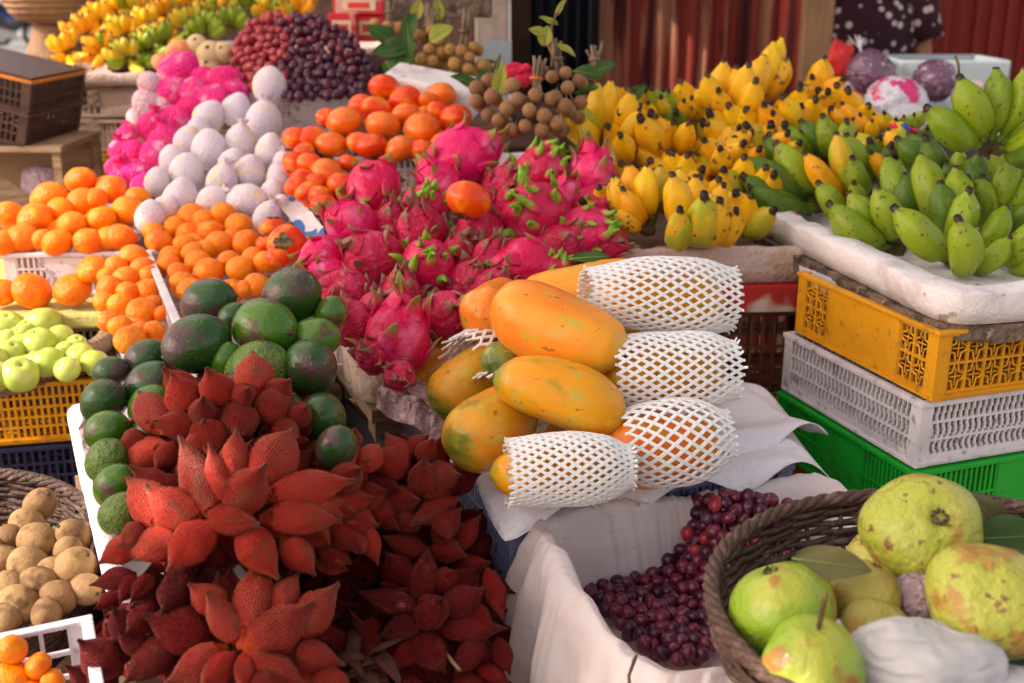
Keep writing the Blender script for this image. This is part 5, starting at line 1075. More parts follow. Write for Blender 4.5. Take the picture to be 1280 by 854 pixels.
# dragon fruit tray
d0 = W(520, 512, .90); dT = W(440, 450, .92)
cDr = P(610, 330, 1.92); 
tray('foam_tray', Vector((cDr.x - .01, cDr.y + .06, .90)), .62, .62, .085, ANG, 'styro_pink', 'grubby foam tray under the dragon fruit heap', t=.02)
stand(Vector((cDr.x, cDr.y + .06, 0)), .6, .6, .895, ANG, 'wooden stand under the dragon fruit tray')
sheet([P(470,452,1.62), P(560,528,1.56), P(590,500,1.64), P(500,445,1.72)], 'paper_pink', 'crumpled pinkish wrap sticking out beside the lowest dragon fruit', 'crumpled_wrap', 'wrap', 24, 14, .012, 2)
sheet([P(470,510,1.62), P(560,560,1.60), P(575,525,1.62), P(470,475,1.66)], 'paper_pink', 'shaded crumpled wrap below the pinkish one', 'crumpled_wrap', 'wrap', 24, 14, .014, 9)
# grape box lined with cloth
g0 = W(655, 662, .838); g1 = W(1003, 604, .838); rG = math.atan2(g1.y - g0.y, g1.x - g0.x); uG = (g1 - g0).normalized(); vG = Vector((-uG.y, uG.x, 0)); wG, lG = (g1 - g0).length + .03, .36
cG = g0 + uG * wG / 2 - vG * lG / 2
crate('plastic_crate', Vector((cG.x, cG.y, .66)), wG - .02, lG - .02, .165, rG, 'p_orange', 'orange crate lined with white cloth holding red grapes', 'slots')
crate('plastic_crate', Vector((cG.x, cG.y, .45)), wG - .02, lG - .02, .2, rG, 'p_orange', 'orange crate below the cloth lined one', 'slots')
stand(cG, wG, lG, .445, rG, 'wooden stand under the grape crates')
V, Fc = [], []; n = 420
profc = [(.040, -.20), (.036, -.15), (.030, -.09), (.022, -.04), (.014, -.008), (.003, .008), (-.010, .004), (-.018, -.012), (-.026, -.035), (-.030, -.06), (-.034, -.085), (-.042, -.100), (-.06, -.106), (-.13, -.107)]
_pc = []
for i in range(len(profc) - 1):
    for k in range(3): _pc.append((profc[i][0] + (profc[i + 1][0] - profc[i][0]) * k / 3, profc[i][1] + (profc[i + 1][1] - profc[i][1]) * k / 3, i + k / 3))
_pc.append((*profc[-1], len(profc) - 1.)); profc = _pc
for (o_, z_, i) in profc:
    for j in range(n):
        f = 2 * math.pi * j / n; p = 7; cx, sy = math.cos(f), math.sin(f); k = (abs(cx) ** p + abs(sy) ** p) ** (-1 / p)
        A, B = wG / 2 + o_, lG / 2 + o_
        fold = .006 * math.sin(f * 19 + 1.5 * math.sin(f * 5)) * (1 if i < 4 else .35) * (1 - i / 16) * (2.0 if i < 3 else 1)
        x, y = cx * k * (A + fold), sy * k * (B + fold)
        nn = noise.noise(Vector((x * 9, y * 9, i * .25))); n2 = noise.noise(Vector((x * 24, y * 24, i * .5)))
        zz = z_ + .012 * nn * (1 if 3 < i < 8 else .5) + .004 * n2 + (.016 * noise.noise(Vector((x * 5, y * 5, 7))) if 3 <= i <= 7 else 0)
        q3 = Vector((x * 16, y * 16, zz * 26)); rg = (1 - abs(noise.noise(q3)) * 2.2); rg2 = (1 - abs(noise.noise(q3 * 2.3 + Vector((5, 1, 2)))) * 2.2)
        rr_ = math.hypot(x, y); mo = .5 + noise.noise(Vector((cx * 3, sy * 3, i * .12))) ; cr_ = (.0050 * (1 - abs(math.sin(f * 17 + 2.6 * math.sin(f * 3) + i * .05))) ** 4 + .0022 * (1 - abs(math.sin(f * 43 + 4 * math.sin(f * 5) + .12 * i))) ** 2 + .0012 * math.sin(f * 90 + 6 * math.sin(f * 4))) * mo * (1.3 if i < 5 else .8)
        V.append((x + .006 * n2 + x / rr_ * cr_, y + .006 * nn + y / rr_ * cr_, zz + (cr_ if 4 < i < 7 else 0)))
for i in range(len(profc) - 1):
    for j in range(n): k = (j + 1) % n; Fc.append((i * n + j, i * n + k, (i + 1) * n + k, (i + 1) * n + j))
Fc.append(tuple((len(profc) - 1) * n + j for j in range(n)))
o = ob('lining_cloth', md(V, Fc, 'cloth')); o.location = Vector((cG.x, cG.y, .842)); o.rotation_euler = (0, 0, rG); tag(o, 'thin white cloth lining the grape crate and draping over its left side', 'cloth')
tag(ob('twig', MB().tube([W(788,870,.86), P(786,845,1.06), P(793,825,1.06), P(796,818,1.06)], [.0018, .0015, .0022, .0012], 6).mesh('stem', True)), 'thin dark twig standing up in front of the grape cloth', 'twig')
# snake fruit basket below
cS = (W(520, 780, .76)); 
tray('black_tray', Vector((cS.x - .16, cS.y + .0, .66)), .46, .56, .06, R(20), 'black', 'black plastic tray under the dark snake fruit bunches', t=.012, cat='plastic tray')
stand(Vector((cS.x - .16, cS.y + .0, 0)), .40, .5, .655, R(20), 'wooden stand under the black tray', 'wood_dark')
# yellow banana tray
y0 = W(762, 286, 1.062); y1 = W(985, 326, 1.062)
uY = Vector((math.cos(R(4)), math.sin(R(4)), 0))
cY = P(885, 250, 2.10); 
tray('foam_tray', Vector((cY.x, cY.y + .02, 1.00)), .46, .50, .062, R(3), 'styro_pink', 'stained foam tray holding the yellow banana hands', t=.025, amp=.006)
mb = MB(); 
o = ob('printed_box', MB().box(-.24, .24, -.25, .25, 0, .048).mesh('redprint')); bevel(o); o.location = Vector((cY.x + .02, cY.y + .02, .950)); o.rotation_euler = (0, 0, R(3)); tag(o, 'flat box with smeared red print under the yellow bananas', 'box')
crate('plastic_crate', Vector((cY.x + .03, cY.y + .03, .70)), .46, .46, .245, R(3), 'p_brown', 'brown slotted crate under the yellow banana tray', 'slots', cell=.020, nz=3)
crate('plastic_crate', Vector((cY.x + .03, cY.y + .03, .45)), .46, .46, .245, R(3), 'p_brown', 'second brown slotted crate under the yellow banana tray', 'slots', cell=.020, nz=3)
stand(Vector((cY.x + .03, cY.y + .03, 0)), .44, .44, .445, R(3), 'wooden stand under the brown crates')
# persimmon crate
pc = P(500, 190, 2.30); crate('plastic_crate', Vector((pc.x, pc.y + .03, 1.085)), .26, .24, .075, R(8), 'p_white', 'white plastic crate the persimmons are heaped in', 'slots', cell=.012)
stand(Vector((pc.x, pc.y + .03, 0)), .46, .40, 1.08, R(8), 'wooden stand under the persimmon crate')
sheet([P(352,262,2.10), P(412,330,1.98), P(404,285,2.02), P(365,235,2.16)], 'printed', 'white foam wrap with blue print beneath the stacked persimmons', 'printed_wrap', 'wrap', 20, 14, .008, 4)
o = ob('foam_block', MB().box(-.10, .10, -.07, .07, -.04, .04).mesh('styro')); bevel(o, .012, 3); o.location = P(540, 118, 2.46); o.rotation_euler = (R(8), R(10), R(-10)); tag(o, 'white foam block behind the persimmons below the golden longans', 'foam block')
stand(P(540, 118, 2.52), .34, .26, 1.20, R(5), 'wooden stand under the golden longans')
lt = P(660, 175, 2.17); tray('foam_tray', Vector((lt.x + .02, lt.y + .04, 1.085)), .30, .26, .06, R(-14), 'styro', 'dented white foam tray under the brown longans', t=.02, amp=.008)
stand(Vector((lt.x + .02, lt.y + .04, 0)), .28, .26, 1.08, R(-14), 'wooden stand under the longan tray')
# mandarin crates
m0 = W(223, 418, 1.012); crate('plastic_crate', corner(m0, .30, .46, ANG, .93), .30, .46, .102, ANG, 'p_white', 'white crate full of mandarins with its corner at the avocados', 'slots', cell=.011)
f0 = W(168, 446, .965); crate('plastic_crate', corner(f0, .155, .44, R(24), .875), .155, .44, .09, R(24), 'p_white', 'narrow white crate with sunlit side holding deep orange tangerines', 'slots', cell=.010)
stand(corner(f0, .4, .5, ANG, 0), .44, .48, .87, ANG, 'wooden stand under the two citrus crates')
b0 = W(8, 318, 1.025); crate('plastic_crate', corner(b0, .20, .22, R(4), .945), .205, .22, .082, R(4), 'p_white', 'small translucent white crate under the sunlit tangerine heap', 'mixed', cell=.009)
lg = P(40, 392, 2.02); o = ob('foam_board', MB().box(-.26, .16, -.08, .34, -.014, .014).mesh('styro_yellow')); bevel(o, .006, 2); o.location = Vector((lg.x, lg.y, .930)); o.rotation_euler = (0, 0, R(4)); tag(o, 'pale yellow foam board the loose tangerines sit on', 'foam board')
crate('plastic_crate', Vector((lg.x - .04, lg.y + .13, .79)), .38, .38, .125, R(4), 'p_tan', 'tan crate below the pale yellow foam board', 'slots', cell=.012)
stand(Vector((lg.x - .04, lg.y + .13, 0)), .40, .40, .785, R(4), 'wooden stand under the tan crate')
# under apples
ap = W(40, 500, .85); crate('plastic_crate', Vector((ap.x - .06, ap.y + .17, .765)), .36, .30, .105, R(12), 'p_yellow', 'yellow orange lattice crate below the apple tray', 'slots', cell=.010, nz=4)
crate('plastic_crate', Vector((ap.x - .06, ap.y + .17, .67)), .36, .30, .09, R(12), 'p_navy', 'navy blue crate with round holes under the yellow lattice crate', 'slots', cell=.012, nz=2)
stand(Vector((ap.x - .06, ap.y + .17, 0)), .36, .30, .665, R(12), 'wooden stand under the yellow and navy crates')
stand(Vector((-.70, 1.14, 0)), .34, .34, .762, 0, 'wooden stand under the sapodilla basket')
# lattice crate bottom-left
k0 = W(108, 772, .860); crate('plastic_crate', Vector((k0.x - .1065, k0.y - .1787, .755)), .34, .24, .105, R(24), 'p_white', 'white lattice crate at the bottom left holding small citrus', 'slots', cell=.026, nz=2, rimt=.006)
stand(Vector((k0.x - .1065, k0.y - .1787, 0)), .34, .24, .75, R(24), 'wooden stand under the bottom left crate')
# pear & pink heap support
pcn = P(265, 230, 2.42); tray('foam_tray', Vector((pcn.x, pcn.y + .06, .95)), .56, .52, .07, ANG, 'styro', 'white foam tray under the sleeved pears and pink fruits', t=.02)
stand(Vector((pcn.x, pcn.y + .06, 0)), .54, .5, .945, ANG, 'wooden stand under the pear tray')
for k, (x, y, d, lb) in enumerate([(290,150,2.62,'tan crate supporting the upper pears'), (215,150,2.66,'tan crate behind the pink sleeved fruits')]):
    c = P(x, y, d); crate('plastic_crate', Vector((c.x, c.y + .06, 1.03)), .26, .22, .09, ANG, 'p_tan', lb, 'slots')
# far grape crate
gc = P(400, 135, 2.66); crate('plastic_crate', Vector((gc.x, gc.y + .12, 1.135)), .40, .24, .09, R(2), 'p_white', 'pale lattice crate below the far grape heap', 'mixed', cell=.012, nz=3)
stand(Vector((gc.x, gc.y + .12, 0)), .42, .3, 1.13, R(2), 'wooden stand under the far grape crate')
# far left banana stall
bc = P(140, 92, 3.15)
tray('foam_tray', Vector((bc.x + .0, bc.y + .18, 1.200)), .46, .42, .035, R(3), 'styro_pink', 'dirty pink foam tray under the far yellow banana heap', t=.03)
crate('plastic_crate', Vector((bc.x + .02, bc.y + .18, 1.11)), .37, .36, .085, R(2), 'p_tan', 'pinkish white crate directly under the far banana tray', 'mixed', cell=.016)
crate('plastic_crate', Vector((bc.x + .02, bc.y + .18, 1.015)), .37, .36, .09, R(2), 'p_tan', 'pinkish white crate second under the far banana tray', 'slots', cell=.012)
crate('plastic_crate', Vector((bc.x + .0, bc.y + .10, .83)), .44, .36, .175, R(2), 'p_yellow', 'yellow crate below the two pinkish crates of the far stall', 'quatre')
stand(Vector((bc.x + .0, bc.y + .12, 0)), .46, .4, .825, R(2), 'wooden stand under the far yellow crate')
b2 = P(310, 62, 3.45); tray('foam_tray', Vector((b2.x, b2.y + .1, 1.25)), .85, .42, .035, R(2), 'styro_pink', 'foam tray under the far greenish bananas', t=.03)
stand(Vector((b2.x, b2.y + .1, 0)), .8, .42, 1.245, R(2), 'wooden stand under the far greenish bananas', 'wood_dark')
# dark tilted crates on wooden frame crate
for k, (x, y, lb, r) in enumerate([(30,98,'dark brown crate with an orange rim, upper one of the tilted pair',R(9)), (25,136,'dark brown crate, lower one of the tilted pair',R(11))]):
    c = P(x, y, 2.75); e = crate('plastic_crate', Vector((c.x - .15, c.y + .12, c.z - .045)), .36, .30, .085, 0, 'p_dark', lb, 'slots', cell=.014, nz=2, tilt=(R(0), r + R(4), R(-4)))
    ob('lid', MB().box(-.18, .18, -.15, .15, .0855, .092).mesh('p_dark'), e)
    for ch in e.children:
        if ch.name.startswith('rim') and k == 0: ch.data.materials.clear(); ch.data.materials.append(M['p_orange'])
e = empty('wooden_crate', Vector((P(35,205,2.75).x - .12, P(35,205,2.75).y + .14, .80))); tag(e, 'open wooden frame crate under the tilted dark crates', 'crate')
for (x0, x1, y0, y1) in [(-.20, -.18, -.14, -.12), (.18, .20, -.14, -.12), (-.01, .01, -.14, -.12), (-.20, -.18, .12, .14), (.18, .20, .12, .14)]: ob('post', MB().box(x0, x1, y0, y1, 0, .285).mesh('wood'), e)
for z in (.0, .287): ob('slat_panel', MB().box(-.205, .205, -.145, .145, z, z + .014).mesh('wood'), e)
ob('back_panel', MB().box(-.178, .178, .121, .131, .015, .285).mesh('wood'), e)
stand(Vector((e.location.x, e.location.y, 0)), .4, .3, .795, 0, 'wooden stand under the wooden frame crate')
bag(50,228,2.84,44,46,'film_pink','dull pinkish plastic bag inside the wooden frame crate',12)

# ================================================================== BACKGROUND
def corr(x0, x1, y, z1, m, lb, pitch=.062, name='corrugated_wall'):
    V, Fc = [], []; n = int((x1 - x0) / pitch * 6)
    for i in range(n + 1):
        x = x0 + (x1 - x0) * i / n; ph = (x / pitch) % 1; dd = -.018 if ph < .35 else (0 if ph > .5 and ph < .85 else -.009)
        V += [(x, y + dd, 0), (x, y + dd, z1)]
    for i in range(n): Fc.append((2 * i, 2 * i + 2, 2 * i + 3, 2 * i + 1))
    o = ob(name, md(V, Fc, m, False)); tag(o, lb, 'wall'); s = o.modifiers.new('s', 'SOLIDIFY'); s.thickness = .003; return o
corr(P(745,0,4.4).x, P(985,0,4.4).x, P(800,50,4.4).y, 2.5, 'rust_sheet', 'brown red corrugated metal sheet wall left of the wooden post')
corr(P(1045,0,4.6).x, P(1290,0,4.6).x + 1.2, P(1100,50,4.6).y, 2.5, 'red_sheet', 'dark red corrugated metal sheet wall behind the plastic bags')
def slab(name, px0, px1, d, z0, z1, dp, m, lb, cat, bv=.006):
    a, b = P(px0, 60, d), P(px1, 60, d); o = ob(name, MB().box(a.x, b.x, a.y, a.y + dp, z0, z1).mesh(m)); bevel(o, bv); tag(o, lb, cat); return o
slab('wooden_post', 1003, 1040, 3.7, 0, 2.4, .10, 'post', 'pale brown wooden post in front of the red walls', 'post')
slab('wooden_post', 978, 1001, 3.75, 0, 2.4, .08, 'rust_sheet', 'rusty brown post beside the pale wooden post', 'post')
slab('pillar', 594, 636, 4.0, 0, 2.4, .16, 'concrete', 'grey brown rendered pillar behind the golden longans', 'pillar')
slab('dark_door', 638, 668, 4.3, 0, 2.2, .04, 'wood_dark', 'dark brown wooden door leaf right of the pillar', 'door')
slab('dark_backdrop', 118, 600, 4.7, 0, 2.0, .05, 'wood_dark', 'dark wooden backdrop added behind the far bananas and red packets', 'wall')  # backdrop added so the gaps behind the stall look dark
slab('cupboard', 560, 593, 4.2, 0, 2.0, .3, 'wood_dark', 'dark wooden cupboard left of the grey pillar', 'cupboard')
V, Fc = [], []; n = 60; a, b = P(664, 60, 4.1), P(748, 60, 4.1)
for i in range(n + 1):
    t = i / n; x = a.x + (b.x - a.x) * t; yy = a.y + .025 * math.sin(t * 34) + .012 * math.sin(t * 71)
    V += [(x, yy, .9), (x, yy, 2.2)]
for i in range(n): Fc.append((2 * i, 2 * i + 2, 2 * i + 3, 2 * i + 1))
o = ob('hanging_cloth', md(V, Fc, 'darkcloth')); o.modifiers.new('s', 'SOLIDIFY').thickness = .004; tag(o, 'nearly black cloth hanging in folds behind the tall sprig', 'cloth')
# dark clutter shelf behind the yellow bananas
sh = P(880, 108, 3.3); e = empty('low_table', Vector((sh.x, sh.y + .25, 0))); tag(e, 'low dark table behind the yellow bananas with small bottles', 'table')
ob('tabletop', MB().box(-.75, .62, -.28, .28, .98, 1.01).mesh('wood_dark'), e)
for sx in (-.7, .57):
    for sy in (-.24, .24): ob('leg', MB().box(sx - .025, sx + .025, sy - .025, sy + .025, 0, .979).mesh('wood_dark'), e)
bl = lathe([(0, .5), (.6, .5), (.75, .42), (.85, .2), (1, .2)], 24, 14, 'black', z1=3.2, lin=True)
cols = [('black', 'red', 'black bottle with red cap'), ('blue', 'p_white', 'blue bottle with white cap'), ('red', 'p_white', 'red bottle with white cap'), ('p_dark', 'p_green', 'brown bottle with green cap'), ('black', 'p_orange', 'black bottle with orange cap'), ('p_navy', 'red', 'navy bottle with red cap')]
wh = ['behind the bright yellow bananas', 'left of the red sauce bottle', 'second along the dark table', 'near the middle of the dark table', 'beside the blue lidded box', 'just behind the green banana tips', 'below the brown red wall', 'left end of the dark table', 'next to the tall yellow hand', 'farthest right on the dark table']
for i, px in enumerate([765, 785, 803, 818, 832, 848, 862, 752, 875, 890]):
    c1, c2, ds = cols[(i * 5) % 6]; p = P(px, 95, 3.35); o = ob('bottle', remat(bl, c1)); o.location = Vector((p.x, p.y, 1.011)); o.scale = (.032, .032, .038); tag(o, f'small {ds} {wh[i]}', 'bottle', 'small bottles on the dark table')
    ob('cap', lathe([(0, .26), (.9, .26), (1, .2)], 6, 12, c2, z0=2.9, z1=3.45, lin=True), o)
o = ob('plastic_box', MB().box(-.11, .11, -.08, .08, 0, .12).mesh('blue')); bevel(o, .008); p = P(915, 90, 3.5); o.location = Vector((p.x, p.y, 1.012)); tag(o, 'blue plastic box on the dark table behind the tall yellow bananas', 'box')
ob('lid', MB().box(-.115, .115, -.085, .085, .121, .135).mesh('whitepaint'), o)
# white panel, foam cooler, red boxes
o = ob('sign_card', MB().box(-.036, .036, -.002, .002, -.034, .034).mesh('whitepaint')); o.location = P(622, 68, 2.9); o.rotation_euler = (0, 0, R(-6)); tag(o, 'small blank white card standing behind the longans', 'card')
stand(P(622, 100, 2.98), .4, .3, 1.16, 0, 'wooden stand behind the longans', 'wood_dark')
e = empty('foam_cooler', P(1190, 100, 3.5) + Vector((.0, .12, -.03))); tag(e, 'white foam cooler box with a dark open top behind the purple bags', 'cooler')
for (a, b, c_, d, z0, z1) in [(-.17, .17, -.14, -.12, -.16, .09), (-.17, .17, .12, .14, -.16, .09), (-.17, -.15, -.119, .119, -.16, .09), (.15, .17, -.119, .119, -.16, .09), (-.17, .17, -.14, .14, -.19, -.161)]: bevel(ob('side_panel', MB().box(a, b, c_, d, z0, z1).mesh('whitepaint'), e), .008)
st_ = P(1140, 130, 3.2); stand(Vector((st_.x, st_.y + .1, 0)), 1.3, .6, 1.0, 0, 'wooden stand under the plastic bags and the cooler', 'wood_dark')
bag(1088,90,3.05,58,52,'bag_purple','clear knotted bag of purple fruit beside the dotted dress',2,(-.22,0,.55),.10)
bag(1120,128,2.95,78,62,'bag_pink','large white bag with pink printed pattern in front of the purple bags',3,None,.10)
bag(1168,102,3.05,54,52,'bag_purple','second clear bag of purple fruit in front of the foam cooler',6,None,.10)
bag(1212,122,3.0,44,40,'film_pink','pale mauve plastic bag behind the upright green bananas',8,None,.12)
bag(1068,120,3.1,34,36,'bag_pink','small pink and white bag low beside the orange bananas',10,None,.12)
bag(1135,150,2.8,60,40,'film','pale crumpled bag just above the ribbon',14,None,.15)
o = ob('cloth_bundle', ball('redlabel', 1, .8, 1.3, .5, 3, 33, lobes=5, lamp=.12, nr=30, ns=40)); o.location = P(1048, 78, 3.5); o.scale = (.075, .06, .10); tag(o, 'bright red cloth bundle hanging left of the purple bag', 'cloth')
mb = MB().tube([P(1112,156,2.1), P(1122,160,2.1), P(1130,162,2.1)], [.007, .016, .009], 8, .35); rb = ob('ribbon', mb.mesh('redbag', True)); tag(rb, 'red ribbon with a blue knot on the banana heap', 'ribbon')
ob('knot', MB().tube([P(1129,155,2.09), P(1131,162,2.09), P(1134,168,2.09)], [.007, .009, .007], 8).mesh('blue', True), rb); ob('ribbon_tail', MB().tube([P(1136,160,2.1), P(1146,165,2.1)], [.008, .013], 8, .35).mesh('redbag', True), rb)
o = ob('red_plastic', ball('redbag', 1.2, .5, .9, .7, 2.6, 35, lobes=4, lamp=.15, nr=30, ns=40)); o.location = P(655, 92, 2.2); o.scale = (.046, .04, .045); tag(o, 'scrunched bright red plastic piece among the longan twigs', 'plastic')
for i, (x, y, wd, h, dd, lb) in enumerate([(452,8,60,22,3.0,'red printed packet stack, topmost one'), (430,38,34,40,2.95,'red packet with cream print standing behind the grapes'), (463,36,36,30,3.02,'red packet beside the longan leaves'), (432,8,30,22,3.1,'red packet at the top left of its stack')]):
    p = P(x, y, dd); a, b = wd * dd / F / 2, h * dd / F / 2; o = ob('packet', MB().box(-a, a, -.03, .03, -b, b).mesh('red')); bevel(o, .003); o.location = p; o.rotation_euler = (R(-6), 0, R(4 * i - 6)); tag(o, lb, 'packet', 'red packets behind the grapes')
    ob('label', MB().box(-a * .7, a * .7, -.0325, -.0305, -b * .55, b * .55).mesh('cream'), o); ob('label_mark', MB().box(-a * .45, a * .45, -.0345, -.033, -b * .3, b * .3).mesh('redlabel'), o)
st_ = P(445, 60, 3.05); stand(Vector((st_.x, st_.y, 0)), .3, .2, 1.285, 0, 'wooden stand under the red packets', 'wood_dark')
o = ob('cardboard_box', MB().box(-.13, .13, -.08, .08, -.04, .05).mesh('board')); bevel(o, .004); o.location = P(555, 2, 3.1); tag(o, 'grey brown cardboard box at the top behind the longans', 'box')
# person behind the stall
pc_ = P(1090, 40, 4.0); bx, by = pc_.x, pc_.y
def skinned(name, pts, edges, radii, m, sub=2, parent=None, T=None):
    me = bpy.data.meshes.new(name); me.from_pydata([Vector(p) for p in pts], edges, []); o = ob(name, me, parent)
    o.data.materials.append(M[m]); s = o.modifiers.new('skin', 'SKIN'); s.use_smooth_shade = True
    if not me.skin_vertices:
        bpy.context.view_layer.objects.active = o
    lay = me.skin_vertices[0] if len(me.skin_vertices) else None
    if lay is None:
        bm = bmesh.new(); bm.from_mesh(me); bm.verts.layers.skin.verify(); bm.to_mesh(me); bm.free(); lay = me.skin_vertices[0]
    for i, r in enumerate(radii): lay.data[i].radius = (r, r * .85) if not isinstance(r, tuple) else r; lay.data[i].use_root = (i == 0)
    u = o.modifiers.new('sub', 'SUBSURF'); u.levels = sub; u.render_levels = sub; return o
per = skinned('person', [(0,0,.88),(0,0,1.05),(0,0,1.22),(0,-.01,1.32),(0,-.02,1.38),(0,-.03,1.48),(0,-.03,1.56),
    (-.15,0,1.30),(-.20,-.04,1.12),(-.15,-.20,1.02),(-.12,-.27,1.01), (.15,0,1.30),(.20,-.03,1.10),(.16,-.20,1.00),(.13,-.27,1.00),
    (-.09,0,.82),(-.10,-.01,.46),(-.10,0,.08),(-.10,-.10,.03), (.09,0,.82),(.10,-.01,.46),(.10,0,.08),(.10,-.10,.03)],
    [(0,1),(1,2),(2,3),(3,4),(4,5),(5,6),(2,7),(7,8),(8,9),(9,10),(2,11),(11,12),(12,13),(13,14),(0,15),(15,16),(16,17),(17,18),(0,19),(19,20),(20,21),(21,22)],
    [(.15,.11),(.13,.10),(.14,.10),(.06,.055),(.048,.048),(.085,.09),(.075,.08),.05,.040,.030,.026,.05,.040,.030,.026,.085,.055,.035,.03,.085,.055,.035,.03], 'skin')
per.location = (bx - .02, by, .12); tag(per, 'person in a dark dress with white flower dots standing behind the bags', 'person')
def dressf(th, t, r, z):
    k = r * (1 + .05 * math.sin(9 * th) * (1 - t)); return (k * math.cos(th), k * .72 * math.sin(th), z)
ob('dress', lathe([(0, .26), (.3, .21), (.55, .155), (.7, .165), (.85, .175), (.94, .13), (1, .07)], 30, 40, 'dress', dressf, z0=.45, z1=1.36, lin=True), per)
for s in (-1, 1):
    ob('sleeve', MB().tube([(s * .12, 0, 1.31), (s * .165, -.01, 1.27), (s * .20, -.035, 1.15)], [.062, .068, .062], 14).mesh('dress', True), per)
    fm = MB()
    for f_ in range(4): fx = s * (.125 - .012 + f_ * .009) ; fm.tube([(fx - s * .0, -.27, 1.005), (fx, -.305 - .004 * (f_ in (1, 2)), 1.00), (fx - s * .004, -.335 - .006 * (f_ in (1, 2)), .985)], [.009, .008, .006], 6)
    fm.tube([(s * .095, -.26, 1.005), (s * .075, -.285, 1.0), (s * .07, -.305, .99)], [.010, .009, .006], 6); ob('hand', fm.mesh('skin', True), per)
ob('hair', ball('hair', .21, .23, .27, .08, 2, 3), per, Matrix.Translation((0, .02, 1.575)))
mb = MB().tube([(-.035, -.11, 1.53), (-.035, -.118, 1.53)], [.012, .008], 8).tube([(.035, -.11, 1.53), (.035, -.118, 1.53)], [.012, .008], 8); ob('eyes', mb.mesh('hair', True), per)
ob('nose', MB().tube([(0, -.105, 1.535), (0, -.13, 1.505), (0, -.112, 1.497)], [.008, .013, .008], 8).mesh('skin', True), per); ob('mouth', MB().tube([(-.022, -.106, 1.475), (0, -.114, 1.472), (.022, -.106, 1.475)], [.003, .006, .003], 6).mesh('redlabel', True), per)
for s in (-1, 1): ob('ear', MB().tube([(s * .082, -.03, 1.54), (s * .094, -.02, 1.52), (s * .082, -.025, 1.495)], [.010, .016, .008], 7, .5).mesh('skin', True), per)
# straw basket on stool, upper left
sp_ = P(62, 8, 4.2); e = empty('straw_basket', Vector((sp_.x, sp_.y, 0))); tag(e, 'big round straw basket on a pale stool at the upper left', 'basket')
ob('bowl', lathe([(0, .06), (.12, .13), (.4, .165), (.8, .19), (1, .20)], 20, 40, 'straw', z0=sp_.z - .065, z1=sp_.z + .16, lin=True), e); ob('pedestal', lathe([(0, .17), (.5, .10), (1, .07)], 12, 24, 'post', z0=sp_.z - .25, z1=sp_.z - .066, lin=True), e); ob('stool_seat', MB().box(-.19, .19, -.19, .19, sp_.z - .29, sp_.z - .252).mesh('post'), e)
for sx in (-1, 1):
    for sy in (-1, 1): ob('leg', MB().tube([(sx * .15, sy * .15, sp_.z - .291), (sx * .19, sy * .19, 0)], .018, 8).mesh('post', True), e)
slab('wooden_post', 98, 116, 5.0, 0, 2.6, .1, 'wood_dark', 'dark post behind the far yellow bananas', 'post')
# motorbikes far away
def bike(px, py, d, m, lb, rz, flip=1):
    p = W(px, py, 0) if d is None else P(px, py, d); e = empty('motorbike', Vector((p.x, p.y, 0)), rz); tag(e, lb, 'motorbike', 'motorbikes parked on the road far behind')
    for x in (-.62, .62):
        w_ = ob('wheel', MB().tube([(x + .27 * math.cos(a / 24 * 6.2832), 0, .29 + .27 * math.sin(a / 24 * 6.2832)) for a in range(25)], .045, 8).mesh('tyre', True), e)
        mb = MB()
        for a in range(8): mb.tube([(x, 0, .29), (x + .24 * math.cos(a * .785), 0, .29 + .24 * math.sin(a * .785))], .008, 4)
        ob('spokes', mb.mesh('chrome', True), w_)
    ob('body', MB().tube([(-.75, 0, .72), (-.45, 0, .70), (-.1, 0, .52), (.15, 0, .42), (.38, 0, .62), (.46, 0, .88)], [.06, .13, .13, .12, .12, .09], 10).mesh(m, True), e)
    ob('engine', MB().box(-.16, .20, -.09, .09, .22, .44).mesh('chrome'), e); ob('seat', MB().tube([(-.72, 0, .82), (-.3, 0, .82), (.08, 0, .74)], [.07, .12, .07], 10, .45).mesh('tyre', True), e)
    ob('handlebar', MB().tube([(.38, -.34, 1.02), (.46, -.1, .98), (.46, .1, .98), (.38, .34, 1.02)], .018, 6).mesh('tyre', True), e); ob('fork', MB().tube([(.45, .05, .95), (.62, .05, .29)], .022, 6).mesh('chrome', True), e)
    ob('headlight', MB().tube([(.50, 0, .88), (.58, 0, .88)], [.075, .06], 12).mesh('whitepaint', True), e); ob('mudguard', MB().tube([(.62 + .33 * math.cos(a), 0, .29 + .33 * math.sin(a)) for a in (0, .5, 1.0, 1.6, 2.2)], .05, 6, .3).mesh(m, True), e)
    return e
bike(10, 62, None, 'bike_dark', 'dark motorbike with visible wheel at the left edge of the road', .3)
bike(32, 55, None, 'bike_blue', 'blue motorbike behind the dark one on the road', 1.1)
bike(-30, 50, None, 'bike_dark', 'dark motorbike just outside the left of the road view', 1.9)
# ground
def plane(name, x0, x1, y0, y1, z, m, kind='structure'):
    o = ob(name, md([(x0, y0, z), (x1, y0, z), (x1, y1, z), (x0, y1, z)], [(0, 1, 2, 3)], m, False)); tag(o, kind=kind); return o
plane('ground', -150, 150, -20, 300, 0, 'dirt'); plane('road', -150, 150, 13, 60, .004, 'road')
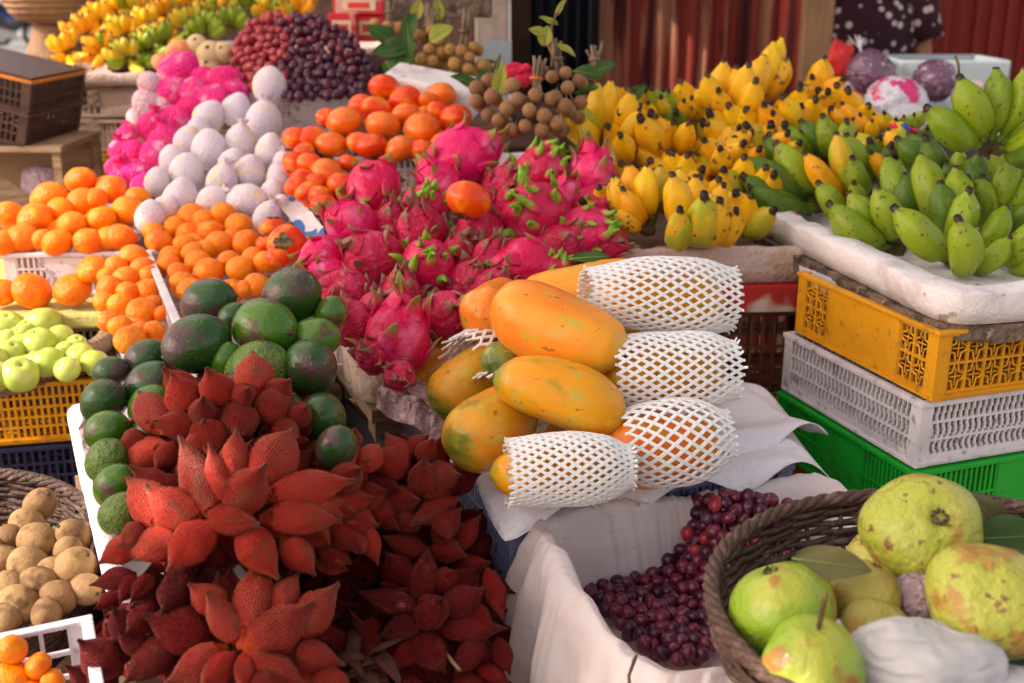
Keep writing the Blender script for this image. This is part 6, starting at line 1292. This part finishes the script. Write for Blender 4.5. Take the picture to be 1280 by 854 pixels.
# unseen awning strip shaped to shade the stall, pierced for sun spots
s_off = SUN * ((2.35 - .95) / SUN.z)
edge0 = Vector((-2.39, 2.2, 0)); vv = Vector((.0, 1, 0)).normalized(); uu = Vector((vv.y, -vv.x, 0))
holes = [P(q[0], q[1], q[2]) for q in [(268,600,1.17),(236,590,1.17),(190,640,1.15),(176,612,1.16),(280,760,1.18),(1002,858,.93),(146,590,1.4),(128,480,1.55),(285,712,1.18)]]  # points where sun spots should land; the awning is cut open for each
hr = [.026, .026, .030, .022, .012, .035, .03, .03, .011]
V, Fc = [], []; gs = .0125; nu, nv = int(2.2 / gs), int(4.6 / gs)
hc = []
for h_, r_ in zip(holes, hr):
    t = (2.35 - h_.z) / SUN.z; q_ = h_ + SUN * t - edge0; hc.append((q_.dot(uu), q_.dot(vv), r_))
import array
us = sorted(set([i * .1 for i in range(22)] + [c[0] + k * gs for c in hc for k in range(-5, 6) if 0 < c[0] + k * gs < 2.1]))
vs = sorted(set([-2.0 + i * .2 for i in range(17)] + [c[1] + k * gs for c in hc for k in range(-5, 6)]))
for v in vs:
    for u in us: q_ = edge0 + uu * u + vv * v; V.append((q_.x, q_.y, 2.35 + .02 * math.sin(u * 5)))
nU = len(us)
for i in range(len(vs) - 1):
    for j in range(nU - 1):
        cu, cv = (us[j] + us[j + 1]) / 2, (vs[i] + vs[i + 1]) / 2
        if any((cu - a) ** 2 + (cv - b) ** 2 < r * r for a, b, r in hc): continue
        Fc.append((i * nU + j, i * nU + j + 1, (i + 1) * nU + j + 1, (i + 1) * nU + j))
o = ob('awning', md(V, Fc, 'awning', False)); tag(o, 'unseen cloth awning strip shaped to shade the stall, holes cut for sun spots', 'awning')
for k, (a, b) in enumerate([(-.02, -2.0), (-.45, 1.2)]):
    q_ = edge0 + uu * a + vv * b; tag(ob('awning_pole', MB().tube([(q_.x, q_.y, 0), (q_.x, q_.y, 2.36)], .02, 10).mesh('post', True)), ['awning pole at the front left', 'awning pole at the back left', 'awning pole at the front right', 'awning pole at the back right'][k], 'pole')
bpy.context.view_layer.update()
cAv = P(330, 470, 1.62); tray('black_tray', Vector((cAv.x - .02, cAv.y, .80)), .36, .44, .05, rotA, 'black', 'black plastic tray hidden under the avocado heap', t=.012, cat='plastic tray')
stand(Vector((cAv.x - .02, cAv.y, 0)), .3, .4, .795, rotA, 'wooden stand under the avocado heap', 'wood_dark')
mb = MB(); V, Fc = [], []
for i in range(240):
    x = -1.0 + i * .0155; V += [(x, 3.35, 2.42 + .010 * math.cos(i * 1.05)), (x, 5.0, 2.62 + .010 * math.cos(i * 1.05))]
for i in range(239): Fc.append((2 * i, 2 * i + 2, 2 * i + 3, 2 * i + 1))
tag(ob('shade_roof', md(V, Fc, 'rust_sheet')), 'unseen corrugated roof added to shade the walls behind the stall', 'roof')  # out of view, added to keep the sun off the back walls
